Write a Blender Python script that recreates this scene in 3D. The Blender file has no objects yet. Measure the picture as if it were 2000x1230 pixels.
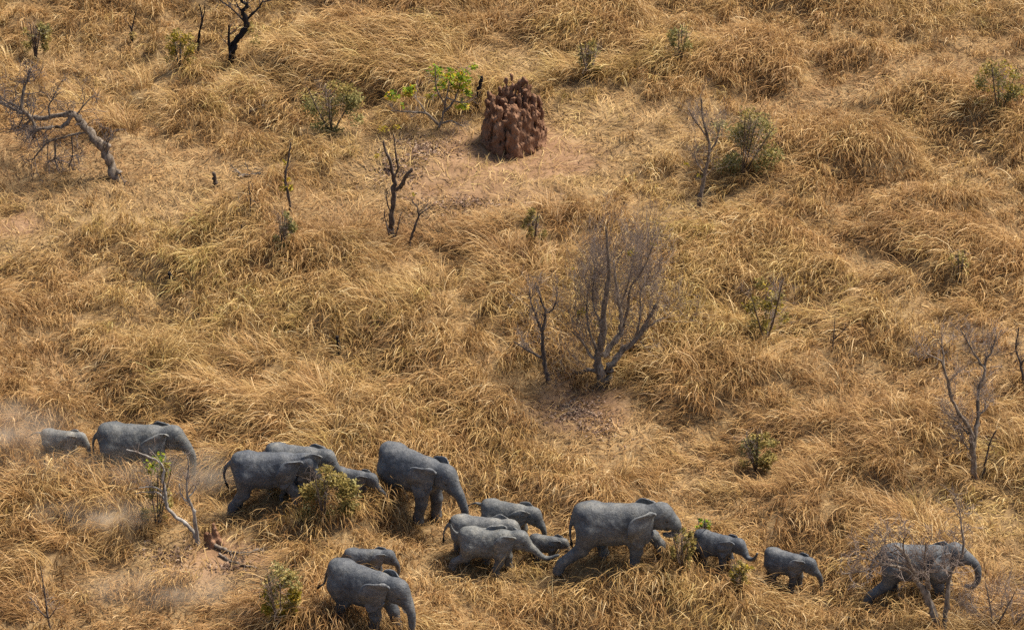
import bpy, math, random
import numpy as np
from mathutils import Vector, Matrix

random.seed(7)
RNG = np.random.default_rng(7)
S = bpy.context.scene
COL = S.collection
PI = math.pi
R = math.radians

# ------------------------------------------------------------------ camera
PITCH, HFOV, DIST = R(32.0), R(15.0), 138.0
CAM = np.array((0.0, -DIST * math.cos(PITCH), DIST * math.sin(PITCH)))
FW = np.array((0.0, math.cos(PITCH), -math.sin(PITCH)))
RT = np.array((1.0, 0.0, 0.0))
UP = np.array((0.0, math.sin(PITCH), math.cos(PITCH)))
FOC = 1000.0 / math.tan(HFOV / 2)
cd = bpy.data.cameras.new('camera')
cam = bpy.data.objects.new('camera', cd)
COL.objects.link(cam)
cam.location = CAM
cam.rotation_euler = (PI / 2 - PITCH, 0, 0)
cd.angle = HFOV
cd.clip_start = 1.0
cd.clip_end = 6000.0
S.camera = cam

# ------------------------------------------------------------------ sky, sun, exposure
SUN_EL, SUN_AZ = R(57.0), math.atan2(0.80, 0.48)      # azimuth measured from +Y towards +X
w = bpy.data.worlds.new('World')
S.world = w
w.use_nodes = True
nt = w.node_tree
sky = nt.nodes.new('ShaderNodeTexSky')
sky.sky_type = 'NISHITA'
sky.sun_disc = False
sky.sun_elevation = SUN_EL
sky.sun_rotation = SUN_AZ
sky.dust_density = 3.0
bg = nt.nodes['Background']
nt.links.new(sky.outputs[0], bg.inputs[0])
bg.inputs[1].default_value = 0.11
sd = bpy.data.lights.new('sun', 'SUN')
sd.energy = 5.0
sd.angle = R(17.0)
sd.color = (1.0, 0.925, 0.79)
sun = bpy.data.objects.new('sun', sd)
COL.objects.link(sun)
sdir = Vector((math.sin(SUN_AZ) * math.cos(SUN_EL), math.cos(SUN_AZ) * math.cos(SUN_EL), math.sin(SUN_EL)))
sun.rotation_euler = sdir.to_track_quat('Z', 'Y').to_euler()
sun.location = sdir * 60
S.view_settings.view_transform = 'Standard'
S.view_settings.look = 'None'
S.view_settings.exposure = 0.64
S.view_settings.gamma = 1.0
S.view_settings.use_curve_mapping = False
S.render.engine = 'CYCLES'
cy = S.cycles
cy.max_bounces = 3
cy.diffuse_bounces = 2
cy.glossy_bounces = 1
cy.transmission_bounces = 2
cy.transparent_max_bounces = 4
cy.volume_bounces = 1
cy.use_denoising = False
cy.volume_step_rate = 1.0

# ------------------------------------------------------------------ helpers
_LAT = np.random.default_rng(11).random((64, 256, 256))


def vnoise(x, y, scale, seed=0):
    x = np.asarray(x, float) / scale + 1000.0
    y = np.asarray(y, float) / scale + 1000.0
    xi, yi = np.floor(x).astype(int), np.floor(y).astype(int)
    fx, fy = x - xi, y - yi
    fx = fx * fx * (3 - 2 * fx)
    fy = fy * fy * (3 - 2 * fy)
    L = _LAT[seed % 64]
    a, b = L[xi % 256, yi % 256], L[(xi + 1) % 256, yi % 256]
    c, d = L[xi % 256, (yi + 1) % 256], L[(xi + 1) % 256, (yi + 1) % 256]
    return (a * (1 - fx) + b * fx) * (1 - fy) + (c * (1 - fx) + d * fx) * fy


def fbm(x, y, scale, seed=0, n=3):
    v, a, t = 0, 1.0, 0
    for i in range(n):
        v = v + a * vnoise(x, y, scale / (2 ** i), seed + i * 7)
        t += a
        a *= 0.5
    return v / t


def project(p):
    v = np.asarray(p, float) - CAM
    d = v @ FW
    return 1000 + (v @ RT) / d * FOC, 615 - (v @ UP) / d * FOC, d


def ray(px, py):
    v = FW + RT * ((px - 1000) / FOC) + UP * ((615 - py) / FOC)
    return v / np.linalg.norm(v)


def at_z(px, py, z):
    v = ray(px, py)
    return CAM + v * ((z - CAM[2]) / v[2])


def at_y(px, py, y):
    v = ray(px, py)
    return CAM + v * ((y - CAM[1]) / v[1])


# soft-edged patches of the terrain, given by picture position: x, y, radius x, radius y, strength
CLEAR = [(1010, 300, 190, 75, 1.0), (930, 365, 190, 55, .95), (850, 300, 100, 60, .95), (1090, 330, 150, 60, .95),
         (220, 330, 190, 50, .9), (80, 330, 150, 70, .75), (400, 335, 150, 50, .85), (330, 275, 60, 45, .6), (60, 450, 80, 35, .9), (250, 390, 300, 35, .7),
         (640, 395, 150, 32, .8), (730, 330, 90, 60, .75), (700, 265, 100, 40, .7), (860, 410, 260, 35, .7), (1000, 130, 80, 55, .75),
         (1160, 230, 120, 45, .75), (1260, 250, 110, 30, .7), (1180, 400, 140, 40, .55), (1330, 360, 70, 60, .4),
         (1150, 800, 120, 62, .95), (1060, 760, 70, 50, .8), (1240, 830, 90, 30, .6), (900, 600, 50, 70, .45), (960, 690, 60, 60, .4),
         (430, 1085, 110, 42, .95), (330, 1075, 90, 42, .75), (230, 1085, 90, 35, .3), (340, 1170, 170, 35, .3), (150, 230, 60, 30, .4),
         (480, 1000, 80, 26, .45), (1170, 1110, 120, 22, .7), (640, 1055, 120, 30, .45), (1440, 1130, 60, 25, .5), (1000, 740, 50, 40, .4),
         (1700, 590, 160, 30, .5), (1530, 690, 70, 35, .5), (1560, 770, 110, 25, .4), (1890, 640, 120, 25, .4), (770, 230, 90, 30, .5),
         (1420, 380, 130, 35, .45), (1330, 200, 100, 35, .4), (1070, 470, 100, 30, .4), (820, 520, 60, 40, .35), (1600, 700, 130, 22, .5), (1500, 990, 160, 22, .35), (480, 130, 60, 30, .5)]
PATHS = [([(1140, 350), (1260, 300), (1370, 262), (1500, 205), (1640, 180), (1760, 150), (2050, 100)], 24, .75),
         ([(1690, 145), (1760, 120), (1880, 75), (2050, 60)], 16, .5),
         ([(1700, 480), (1790, 540), (1850, 600)], 16, .6), ([(100, 760), (170, 700), (230, 640)], 16, .5),
         ([(330, 150), (300, 210), (280, 270)], 22, .6), ([(0, 640), (200, 610), (420, 560)], 14, .4),
         ([(700, 40), (860, 60), (1010, 20)], 14, .5), ([(1010, 0), (1000, 60), (1010, 130)], 26, .5),
         ([(880, 540), (930, 650), (1010, 740)], 22, .5), ([(1100, 850), (1260, 870), (1420, 800), (1560, 770)], 15, .5)]


def seg_dist(px, py, pts):
    d = np.full(np.shape(px), 1e9)
    for (ax, ay), (bx, by) in zip(pts[:-1], pts[1:]):
        ex, ey = bx - ax, (by - ay)
        t = np.clip(((px - ax) * ex + (py - ay) * ey) / (ex * ex + ey * ey), 0, 1)
        d = np.minimum(d, np.hypot(px - ax - t * ex, (py - ay - t * ey)))
    return d


def clearing(x, y):
    p = np.stack([x, y, np.zeros_like(x)], -1)
    px, py, _ = project(p)
    wob = (fbm(x, y, 2.2, 3, 2) - .5)
    c = np.zeros_like(px)
    for (cx, cy_, rx, ry, s) in CLEAR:
        q = np.sqrt(((px - cx) / rx) ** 2 + ((py - cy_) / ry) ** 2) + wob * .7
        c = np.maximum(c, s * np.clip((1.25 - q) / .45, 0, 1))
    for pts, wd, s in PATHS:
        q = seg_dist(px, py, pts) / wd + wob * .8
        c = np.maximum(c, s * np.clip((1.35 - q) / .6, 0, 1))
    return c


def hummock(x, y):
    wx = (fbm(x, y, 2.5, 80, 2) - .5) * 1.8
    wy = (fbm(x, y, 2.5, 84, 2) - .5) * 1.8
    h = .66 * vnoise(x + wx, (y + wy) * .85, 3.2, 50) + .34 * vnoise(x + wx, y + wy, 1.3, 53)
    h = np.clip((h - .22) / .56, 0, 1)
    return h * h * (3 - 2 * h)


def height(x, y):
    x = np.asarray(x, float)
    y = np.asarray(y, float)
    far = np.clip((np.hypot(x, y) - 60) / 200, 0, 1)
    return ((hummock(x, y) - .5) * .95 * (1 - .75 * clearing(x, y)) + (fbm(x, y, 15, 30, 2) - .5) * .8) * (1 - far)


def ground_at(px, py):
    z = 0.0
    for _ in range(8):
        p = at_z(px, py, z)
        z = float(height(p[0], p[1]))
    p = at_z(px, py, z)
    p[2] = z
    return p


def new_mesh(name, verts, faces, attrs=None, smooth=True):
    me = bpy.data.meshes.new(name)
    verts = np.asarray(verts, np.float32).reshape(-1, 3)
    if isinstance(faces, np.ndarray):
        k = faces.shape[1]
        me.vertices.add(len(verts))
        me.vertices.foreach_set('co', verts.ravel())
        me.loops.add(faces.size)
        me.loops.foreach_set('vertex_index', faces.astype(np.int32).ravel())
        me.polygons.add(len(faces))
        me.polygons.foreach_set('loop_start', np.arange(0, faces.size, k, dtype=np.int32))
        me.update(calc_edges=True)
    else:
        me.from_pydata(verts.tolist(), [], faces)
    if smooth:
        me.polygons.foreach_set('use_smooth', np.ones(len(me.polygons), bool))
    for k, v in (attrs or {}).items():
        a = me.attributes.new(k, 'FLOAT', 'POINT')
        a.data.foreach_set('value', np.asarray(v, np.float32))
    me.update()
    return me


def obj(name, me, mat=None, parent=None, loc=None):
    o = bpy.data.objects.new(name, me)
    COL.objects.link(o)
    if mat is not None and me is not None and not me.materials:
        me.materials.append(mat)
    if parent is not None:
        o.parent = parent
    if loc is not None:
        o.location = loc
    return o


def tag(o, label=None, cat=None, group=None, kind=None):
    if label:
        o['label'] = label
    if cat:
        o['category'] = cat
    if group:
        o['group'] = group
    if kind:
        o['kind'] = kind
    return o


# ------------------------------------------------------------------ materials
def mat_base(name):
    m = bpy.data.materials.new(name)
    m.use_nodes = True
    t = m.node_tree
    t.nodes.clear()
    return m, t, t.nodes, t.links


def ramp(n, stops, interp='LINEAR'):
    r = n.new('ShaderNodeValToRGB')
    r.color_ramp.interpolation = interp
    e = r.color_ramp.elements
    while len(e) < len(stops):
        e.new(0.5)
    for i, (p, c) in enumerate(stops):
        e[i].position = p
        e[i].color = (*c, 1)
    return r


def attr_node(n, name, typ='GEOMETRY'):
    a = n.new('ShaderNodeAttribute')
    a.attribute_name = name
    a.attribute_type = typ
    return a


def leafy_mat(name, stops, tint_stops=None, translucent=.3, rough=.6, spec=.15):
    """blade or leaf: colour by the blade's own 'tone', tinted by the clump's 'tint'"""
    m, t, n, l = mat_base(name)
    out = n.new('ShaderNodeOutputMaterial')
    a = attr_node(n, 'tone')
    r = ramp(n, stops)
    l.new(a.outputs['Fac'], r.inputs[0])
    col = r.outputs[0]
    if tint_stops:
        ti = attr_node(n, 'tint')
        r2 = ramp(n, tint_stops)
        l.new(ti.outputs['Fac'], r2.inputs[0])
        mx = n.new('ShaderNodeMix')
        mx.data_type = 'RGBA'
        mx.blend_type = 'MULTIPLY'
        mx.inputs[0].default_value = 1.0
        l.new(col, mx.inputs[6])
        l.new(r2.outputs[0], mx.inputs[7])
        col = mx.outputs[2]
    d = n.new('ShaderNodeBsdfPrincipled')
    d.inputs['Roughness'].default_value = rough
    d.inputs['Specular IOR Level'].default_value = spec
    tr = n.new('ShaderNodeBsdfTranslucent')
    l.new(col, d.inputs['Base Color'])
    l.new(col, tr.inputs['Color'])
    ms = n.new('ShaderNodeMixShader')
    ms.inputs[0].default_value = translucent
    l.new(d.outputs[0], ms.inputs[1])
    l.new(tr.outputs[0], ms.inputs[2])
    l.new(ms.outputs[0], out.inputs[0])
    return m


def rough_mat(name, stops, scale=3.0, detail=6.0, rough=.9, bump=.4, bscale=20.0, stretch=(1, 1, 1), bdist=.03, spec=.1):
    m, t, n, l = mat_base(name)
    out = n.new('ShaderNodeOutputMaterial')
    tc = n.new('ShaderNodeTexCoord')
    mp = n.new('ShaderNodeMapping')
    mp.inputs['Scale'].default_value = stretch
    l.new(tc.outputs['Object'], mp.inputs[0])
    nz = n.new('ShaderNodeTexNoise')
    nz.inputs['Scale'].default_value = scale
    nz.inputs['Detail'].default_value = detail
    nz.inputs['Roughness'].default_value = .65
    l.new(mp.outputs[0], nz.inputs['Vector'])
    r = ramp(n, stops)
    l.new(nz.outputs['Fac'], r.inputs[0])
    d = n.new('ShaderNodeBsdfPrincipled')
    d.inputs['Roughness'].default_value = rough
    d.inputs['Specular IOR Level'].default_value = spec
    l.new(r.outputs[0], d.inputs['Base Color'])
    b = n.new('ShaderNodeTexNoise')
    b.inputs['Scale'].default_value = bscale
    b.inputs['Detail'].default_value = 8
    l.new(mp.outputs[0], b.inputs['Vector'])
    bp = n.new('ShaderNodeBump')
    bp.inputs['Strength'].default_value = bump
    bp.inputs['Distance'].default_value = bdist
    l.new(b.outputs['Fac'], bp.inputs['Height'])
    l.new(bp.outputs[0], d.inputs['Normal'])
    l.new(d.outputs[0], out.inputs[0])
    return m


STRAW = [(0.0, (.115, .066, .027)), (.25, (.27, .158, .062)), (.6, (.45, .298, .128)), (.88, (.60, .435, .215)), (1.0, (.76, .61, .37))]
TINT = [(0.0, (.60, .50, .46)), (.3, (.92, .80, .70)), (.55, (1.0, .95, .88)), (.78, (1.0, .97, .80)), (1.0, (.84, .90, .62))]
M_GRASS = leafy_mat('dry_grass', STRAW, TINT, .3)
M_MAT = leafy_mat('trampled_straw', [(0.0, (.13, .08, .04)), (.4, (.30, .19, .085)), (.75, (.44, .29, .13)), (1.0, (.60, .44, .23))], TINT, .2)
M_SKIN = None


def skin_mat():
    m, t, n, l = mat_base('elephant_skin')
    out = n.new('ShaderNodeOutputMaterial')
    tc = n.new('ShaderNodeTexCoord')
    oi = n.new('ShaderNodeObjectInfo')
    add = n.new('ShaderNodeVectorMath')
    add.operation = 'ADD'
    l.new(tc.outputs['Object'], add.inputs[0])
    l.new(oi.outputs['Location'], add.inputs[1])
    n1 = n.new('ShaderNodeTexNoise')
    n1.inputs['Scale'].default_value = 2.4
    n1.inputs['Detail'].default_value = 9
    n1.inputs['Roughness'].default_value = .76
    l.new(add.outputs[0], n1.inputs['Vector'])
    r = ramp(n, [(.30, (.036, .039, .046)), (.46, (.070, .075, .084)), (.58, (.108, .110, .112)), (.70, (.19, .178, .158)), (.82, (.30, .26, .205))])
    l.new(n1.outputs['Fac'], r.inputs[0])
    n3 = n.new('ShaderNodeTexNoise')
    n3.inputs['Scale'].default_value = 26
    n3.inputs['Detail'].default_value = 5
    l.new(add.outputs[0], n3.inputs['Vector'])
    r3 = ramp(n, [(.3, (.88, .88, .88)), (.7, (1.10, 1.10, 1.10))])
    l.new(n3.outputs['Fac'], r3.inputs[0])
    mx = n.new('ShaderNodeMix')
    mx.data_type = 'RGBA'
    mx.blend_type = 'MULTIPLY'
    mx.inputs[0].default_value = 1.0
    l.new(r.outputs[0], mx.inputs[6])
    l.new(r3.outputs[0], mx.inputs[7])
    d = n.new('ShaderNodeBsdfPrincipled')
    vc = n.new('ShaderNodeTexVoronoi')
    vc.feature = 'DISTANCE_TO_EDGE'
    vc.inputs['Scale'].default_value = 6.5
    nd = n.new('ShaderNodeTexNoise')
    nd.inputs['Scale'].default_value = 5
    nd.inputs['Detail'].default_value = 4
    l.new(add.outputs[0], nd.inputs['Vector'])
    av = n.new('ShaderNodeVectorMath')
    av.operation = 'MULTIPLY_ADD'
    av.inputs[1].default_value = (.5, .5, .25)
    l.new(nd.outputs['Color'], av.inputs[0])
    l.new(add.outputs[0], av.inputs[2])
    l.new(av.outputs[0], vc.inputs['Vector'])
    rc = ramp(n, [(0.0, (.42, .41, .40)), (.09, (1.0, 1.0, 1.0))])
    l.new(vc.outputs['Distance'], rc.inputs[0])
    mc = n.new('ShaderNodeMix')
    mc.data_type = 'RGBA'
    mc.blend_type = 'MULTIPLY'
    mc.inputs[0].default_value = .75
    l.new(mx.outputs[2], mc.inputs[6])
    l.new(rc.outputs[0], mc.inputs[7])
    m2 = n.new('ShaderNodeMix')
    m2.data_type = 'RGBA'
    m2.blend_type = 'MULTIPLY'
    m2.inputs[0].default_value = 1.0
    l.new(mc.outputs[2], m2.inputs[6])
    l.new(oi.outputs['Color'], m2.inputs[7])
    d.inputs['Roughness'].default_value = .62
    d.inputs['Specular IOR Level'].default_value = .38
    l.new(m2.outputs[2], d.inputs['Base Color'])
    vo = n.new('ShaderNodeTexVoronoi')
    vo.feature = 'DISTANCE_TO_EDGE'
    vo.inputs['Scale'].default_value = 11
    l.new(add.outputs[0], vo.inputs['Vector'])
    n2 = n.new('ShaderNodeTexNoise')
    n2.inputs['Scale'].default_value = 7
    n2.inputs['Detail'].default_value = 8
    n2.inputs['Roughness'].default_value = .7
    l.new(add.outputs[0], n2.inputs['Vector'])
    b1 = n.new('ShaderNodeBump')
    b1.inputs['Strength'].default_value = .38
    b1.inputs['Distance'].default_value = .08
    l.new(n2.outputs['Fac'], b1.inputs['Height'])
    b2 = n.new('ShaderNodeBump')
    b2.inputs['Strength'].default_value = .35
    b2.inputs['Distance'].default_value = .025
    l.new(vo.outputs['Distance'], b2.inputs['Height'])
    l.new(b1.outputs[0], b2.inputs['Normal'])
    l.new(b2.outputs[0], d.inputs['Normal'])
    l.new(d.outputs[0], out.inputs[0])
    return m


M_SKIN = skin_mat()
M_EYE = rough_mat('eye', [(0, (.01, .008, .006)), (1, (.02, .015, .01))], rough=.2, bump=0, spec=.5)
M_TUSK = rough_mat('ivory', [(.3, (.45, .38, .28)), (.7, (.65, .58, .46))], rough=.4, bump=.1)
M_HAIR = rough_mat('tail_hair', [(.3, (.012, .012, .014)), (.7, (.03, .03, .03))], bump=.1)
M_BARK_GREY = rough_mat('grey_bark', [(.30, (.05, .04, .032)), (.48, (.16, .125, .095)), (.62, (.27, .22, .175)), (.75, (.42, .36, .30))], 9, bump=.7, bscale=14, stretch=(1, 1, .3))
M_BARK_PALE = rough_mat('weathered_bark', [(.25, (.09, .075, .065)), (.5, (.27, .24, .21)), (.75, (.50, .47, .43))], 5, bump=.6, bscale=14, stretch=(1, 1, .3))
M_BARK_CHAR = rough_mat('charred_bark', [(.3, (.010, .009, .010)), (.6, (.028, .023, .022)), (.85, (.09, .075, .065))], 5, bump=.7, bscale=14, stretch=(1, 1, .3))
M_BARK_DARK = rough_mat('dark_bark', [(.3, (.028, .022, .019)), (.5, (.095, .072, .058)), (.7, (.20, .16, .13))], 9, bump=.7, bscale=14, stretch=(1, 1, .3))
M_TWIG = rough_mat('twig_bark', [(.3, (.15, .112, .092)), (.7, (.30, .235, .195))], 4, bump=.1)
M_TWIG_DARK = rough_mat('dark_twig_bark', [(.3, (.06, .048, .045)), (.7, (.15, .12, .11))], 4, bump=.1)
M_EARTH = rough_mat('termite_earth', [(.25, (.07, .034, .021)), (.45, (.17, .088, .052)), (.62, (.27, .152, .092)), (.8, (.42, .265, .17))], 2.2, 9, bump=.9, bscale=9, stretch=(1, 1, .45), bdist=.08)
M_LEAF_GREEN = leafy_mat('green_leaf', [(0, (.11, .105, .036)), (.5, (.27, .24, .085)), (.85, (.42, .36, .15)), (1, (.52, .44, .22))], None, .35)
M_LEAF_OLIVE = leafy_mat('olive_leaf', [(0, (.12, .10, .03)), (.45, (.29, .225, .065)), (.8, (.45, .335, .11)), (1, (.54, .41, .17))], None, .35)
M_LEAF_YELLOW = leafy_mat('yellow_leaf', [(0, (.13, .11, .015)), (.4, (.30, .24, .03)), (.8, (.52, .37, .045)), (1, (.60, .34, .06))], None, .4)
M_LEAF_BRIGHT = leafy_mat('fresh_leaf', [(0, (.06, .13, .012)), (.35, (.15, .26, .02)), (.65, (.36, .38, .03)), (.88, (.60, .46, .03)), (1, (.62, .34, .03))], None, .4)
M_LITTER = leafy_mat('fallen_leaf', [(0, (.07, .04, .026)), (.4, (.17, .10, .066)), (.75, (.29, .185, .125)), (1, (.45, .33, .23))], None, .1)


def ground_mat():
    m, t, n, l = mat_base('savanna_soil')
    out = n.new('ShaderNodeOutputMaterial')
    tc = n.new('ShaderNodeTexCoord')
    n1 = n.new('ShaderNodeTexNoise')
    n1.inputs['Scale'].default_value = .9
    n1.inputs['Detail'].default_value = 10
    n1.inputs['Roughness'].default_value = .7
    l.new(tc.outputs['Object'], n1.inputs['Vector'])
    r = ramp(n, [(.25, (.13, .083, .042)), (.5, (.235, .155, .078)), (.75, (.36, .25, .125))])
    l.new(n1.outputs['Fac'], r.inputs[0])
    r2 = ramp(n, [(.25, (.145, .080, .045)), (.5, (.235, .140, .080)), (.78, (.34, .22, .13))])
    l.new(n1.outputs['Fac'], r2.inputs[0])
    a = attr_node(n, 'bare')
    mx = n.new('ShaderNodeMix')
    mx.data_type = 'RGBA'
    l.new(a.outputs['Fac'], mx.inputs[0])
    l.new(r.outputs[0], mx.inputs[6])
    l.new(r2.outputs[0], mx.inputs[7])
    d = n.new('ShaderNodeBsdfPrincipled')
    d.inputs['Roughness'].default_value = .95
    d.inputs['Specular IOR Level'].default_value = .05
    l.new(mx.outputs[2], d.inputs['Base Color'])
    b = n.new('ShaderNodeTexNoise')
    b.inputs['Scale'].default_value = 9
    b.inputs['Detail'].default_value = 8
    l.new(tc.outputs['Object'], b.inputs['Vector'])
    bp = n.new('ShaderNodeBump')
    bp.inputs['Strength'].default_value = .7
    bp.inputs['Distance'].default_value = .08
    l.new(b.outputs['Fac'], bp.inputs['Height'])
    l.new(bp.outputs[0], d.inputs['Normal'])
    l.new(d.outputs[0], out.inputs[0])
    return m


# red bare soil, by picture position
BARE = [(1010, 305, 185, 62, 1.0), (910, 355, 150, 45, .8), (960, 380, 130, 30, .6), (1130, 785, 90, 55, .9), (430, 1080, 110, 42, .9), (30, 440, 60, 28, 1.0), (850, 300, 80, 40, .5)]


def bareness(x, y):
    px, py, _ = project(np.stack([x, y, np.zeros_like(x)], -1))
    wob = fbm(x, y, 1.3, 41) - .5
    c = np.zeros_like(px)
    for cx, cy_, rx, ry, s in BARE:
        q = np.sqrt(((px - cx) / rx) ** 2 + ((py - cy_) / ry) ** 2) + wob * .9
        c = np.maximum(c, s * np.clip((1.15 - q) / .5, 0, 1))
    return c


# ------------------------------------------------------------------ ground
def build_ground():
    fx = np.arange(-34, 34.01, .45)
    fy = np.arange(-32, 42.01, .45)
    ox = np.array([40, 50, 70, 110, 200, 400, 900, 2500.])
    xs = np.concatenate([-ox[::-1], fx, ox])
    ys = np.concatenate([-ox[::-1], fy, ox + 8])
    X, Y = np.meshgrid(xs, ys, indexing='ij')
    Z = height(X, Y)
    v = np.stack([X, Y, Z], -1).reshape(-1, 3)
    nx, ny = len(xs), len(ys)
    i, j = np.meshgrid(np.arange(nx - 1), np.arange(ny - 1), indexing='ij')
    a = (i * ny + j).ravel()
    f = np.stack([a, a + ny, a + ny + 1, a + 1], -1)
    b = np.where(np.hypot(X, Y) < 50, bareness(X, Y), 0).ravel()
    o = obj('ground', new_mesh('ground', v, f, {'bare': b}), ground_mat())
    tag(o, kind='structure')


build_ground()

# ------------------------------------------------------------------ elephants: table first, since the grass is trodden around them
# x and y of the middle of the back in the picture, shoulder height, heading (0 = to the right, minus = towards the viewer)
EL = [
    dict(k='calf_rear', hue=(1.9, 1.75, 1.5), x=116, y=842, H=1.15, yaw=-14, age=.25, hp=10, trunk='down', ears=(32, 24), tail='out', legs=(.10, -.08, -.15, .12),
         label='pale dusty calf at the rear of the herd, tail held out, far left'),
    dict(k='cow_dead_tree', hue=(1.25, 1.22, 1.12), x=259, y=832, H=2.12, yaw=-8, age=1, hp=2, trunk='hang', ears=(44, 34), tail='down', legs=(.12, -.10, -.14, .10), tusk=1,
         label='large grey elephant with hanging trunk walking behind the dead forked tree'),
    dict(k='lead', hue=(.9, .93, .98), x=519, y=887, H=2.02, yaw=-4, age=.9, hp=14, trunk='tuck', ears=(42, 36), tail='s', legs=(.10, .22, -.16, -.24), tusk=0,
         label='dark elephant with lifted hind leg and drooping tufted tail behind the bush'),
    dict(k='behind', hue=(1.2, 1.18, 1.12), x=574, y=873, H=1.72, yaw=-14, age=.8, hp=12, trunk='down', ears=(34, 24), tail='down', legs=(0, .1, 0, -.1),
         label='elephant half hidden on the far side of the dark one with the tufted tail'),
    dict(k='tiny', x=572, y=921, H=.98, yaw=-6, age=.1, hp=10, trunk='down', ears=(30, 20), tail='none', legs=(0, .05, 0, -.05),
         label='small calf almost hidden between the forelegs of an elephant and the leafy bush'),
    dict(k='calf_bush', x=684, y=918, H=1.16, yaw=-20, age=.3, hp=16, trunk='fwd', ears=(32, 22), tail='none', legs=(.1, -.1, -.1, .1),
         label='calf with lowered head between the leafy bush and a big elephant'),
    dict(k='curl', x=804, y=886, H=2.26, yaw=-38, age=1, hp=8, trunk='curlin', ears=(34, 20), tail='none', legs=(.06, -.06, -.06, .1),
         label='big elephant turned towards the viewer with its trunk tip curled inwards'),
    dict(k='trio_far', hue=(1.4, 1.35, 1.22), x=988, y=983, H=1.50, yaw=-20, age=.55, hp=16, trunk='down', ears=(32, 24), tail='out', legs=(.1, -.1, -.1, .1),
         label='young elephant farthest back of the close trio, thin tail held out'),
    dict(k='trio_mid', hue=(1.6, 1.52, 1.36), x=934, y=1012, H=1.66, yaw=-12, age=.65, hp=10, trunk='reach', ears=(32, 26), tail='drop', legs=(.1, -.1, -.1, .1),
         label='young elephant in the middle of the close trio, seen over its neighbour'),
    dict(k='trio_near', hue=(1.5, 1.45, 1.3), x=952, y=1035, H=1.66, yaw=-10, age=.7, hp=6, trunk='reach2', ears=(30, 32), tail='up', legs=(.12, -.1, -.1, -.34),
         label='running young elephant with raised tail and trunk stretched out forwards, nearest of the trio'),
    dict(k='calf_mid', hue=(1.15, 1.12, 1.05), x=1065, y=1047, H=.96, yaw=-16, age=.15, hp=18, trunk='down', ears=(32, 26), tail='none', legs=(.1, -.1, -.1, .1),
         label='small dark calf just behind the tail of the largest striding elephant'),
    dict(k='stride', hue=(1.2, 1.17, 1.1), x=1200, y=987, H=2.32, yaw=-5, age=1, hp=-2, trunk='tuckin', ears=(38, 40), tail='side', legs=(.36, .02, .20, -.42), tusk=0,
         label='largest elephant in full stride with wide spread ear, centre of the lower edge'),
    dict(k='calf_raise', hue=(.85, .88, .93), x=1397, y=1043, H=1.28, yaw=-26, age=.35, hp=8, trunk='raise', ears=(32, 22), tail='none', legs=(.1, -.05, -.12, .1),
         label='calf lifting its trunk up in front of it'),
    dict(k='calf_second', x=1535, y=1079, H=1.30, yaw=-28, age=.35, hp=10, trunk='hang', ears=(34, 26), tail='none', legs=(.06, -.04, -.12, .1),
         label='calf with hanging trunk and one ear sticking up, walking ahead of the trunk-lifting calf'),
    dict(k='front', x=1788, y=1068, H=1.95, yaw=-4, age=.9, hp=-14, trunk='curlout', ears=(46, 42), tail='drop', legs=(.30, .16, .05, -.38), tusk=0,
         label='elephant at the head of the herd running behind the bare forked tree'),
    dict(k='calf_low', x=712, y=1074, H=1.20, yaw=-6, age=.35, hp=12, trunk='down', ears=(32, 22), tail='drop', legs=(.1, -.1, -.1, .1),
         label='half-grown calf behind the back of the bottommost elephant'),
    dict(k='low', x=706, y=1110, H=2.12, yaw=-32, age=.95, hp=10, trunk='hang2', ears=(40, 22), tail='trail', legs=(.24, .02, -.05, .06), tusk=1,
         label='bottommost elephant, grey, walking with its trunk down in the tall grass'),
]
for e in EL:
    bz = .965 * e['H']
    z = 0.0
    for _ in range(8):
        p = at_z(e['x'], e['y'], z + bz)
        z = float(height(p[0], p[1]))
    e['pos'] = np.array((p[0], p[1], z))

# ------------------------------------------------------------------ grass
def ribbons(P, az, ea, eb, ln, bend, wd, roll, segs, floor):
    """arching blades from roots P: azimuth, first and last elevation, length; returns verts, tris/quads, verts per blade"""
    n = len(P)
    nv = segs * 2 + 1
    V = np.zeros((n, nv, 3), np.float32)
    P = P.copy()
    for s in range(segs + 1):
        u = s / segs
        el = ea + (eb - ea) * (u ** 1.1)
        a = az + bend * u * 2
        if s == segs:
            V[:, nv - 1] = P
        else:
            side = np.stack([-np.sin(a), np.cos(a), np.sin(roll) * .8], -1)
            w_ = (wd * (1.0 - .45 * u))[:, None] / 2
            V[:, s * 2] = P - side * w_
            V[:, s * 2 + 1] = P + side * w_
        step = np.stack([np.cos(el) * np.cos(a), np.cos(el) * np.sin(a), np.sin(el)], -1) * (ln / segs)[:, None]
        P = P + step
        P[:, 2] = np.maximum(P[:, 2], floor)
    base = (np.arange(n, dtype=np.int64) * nv)[:, None]
    tri = []
    for s in range(segs - 1):
        k = s * 2
        tri += [(k, k + 1, k + 3), (k, k + 3, k + 2)]
    tri.append((nv - 3, nv - 2, nv - 1))
    F = (base[:, :, None] + np.array(tri)[None]).reshape(-1, 3)
    return V.reshape(-1, 3), F, nv


def roots(spacing, margin=230):
    xs = np.arange(-31, 31, spacing)
    ys = np.arange(-27, 36, spacing)
    X, Y = np.meshgrid(xs, ys, indexing='ij')
    X = X + RNG.uniform(-.5, .5, X.shape) * spacing
    Y = Y + RNG.uniform(-.5, .5, X.shape) * spacing
    x, y = X.ravel(), Y.ravel()
    px, py, _ = project(np.stack([x, y, np.zeros_like(x)], -1))
    k = (px > -margin) & (px < 2000 + margin) & (py > -90) & (py < 1390)
    return x[k], y[k], px[k], py[k]


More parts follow.
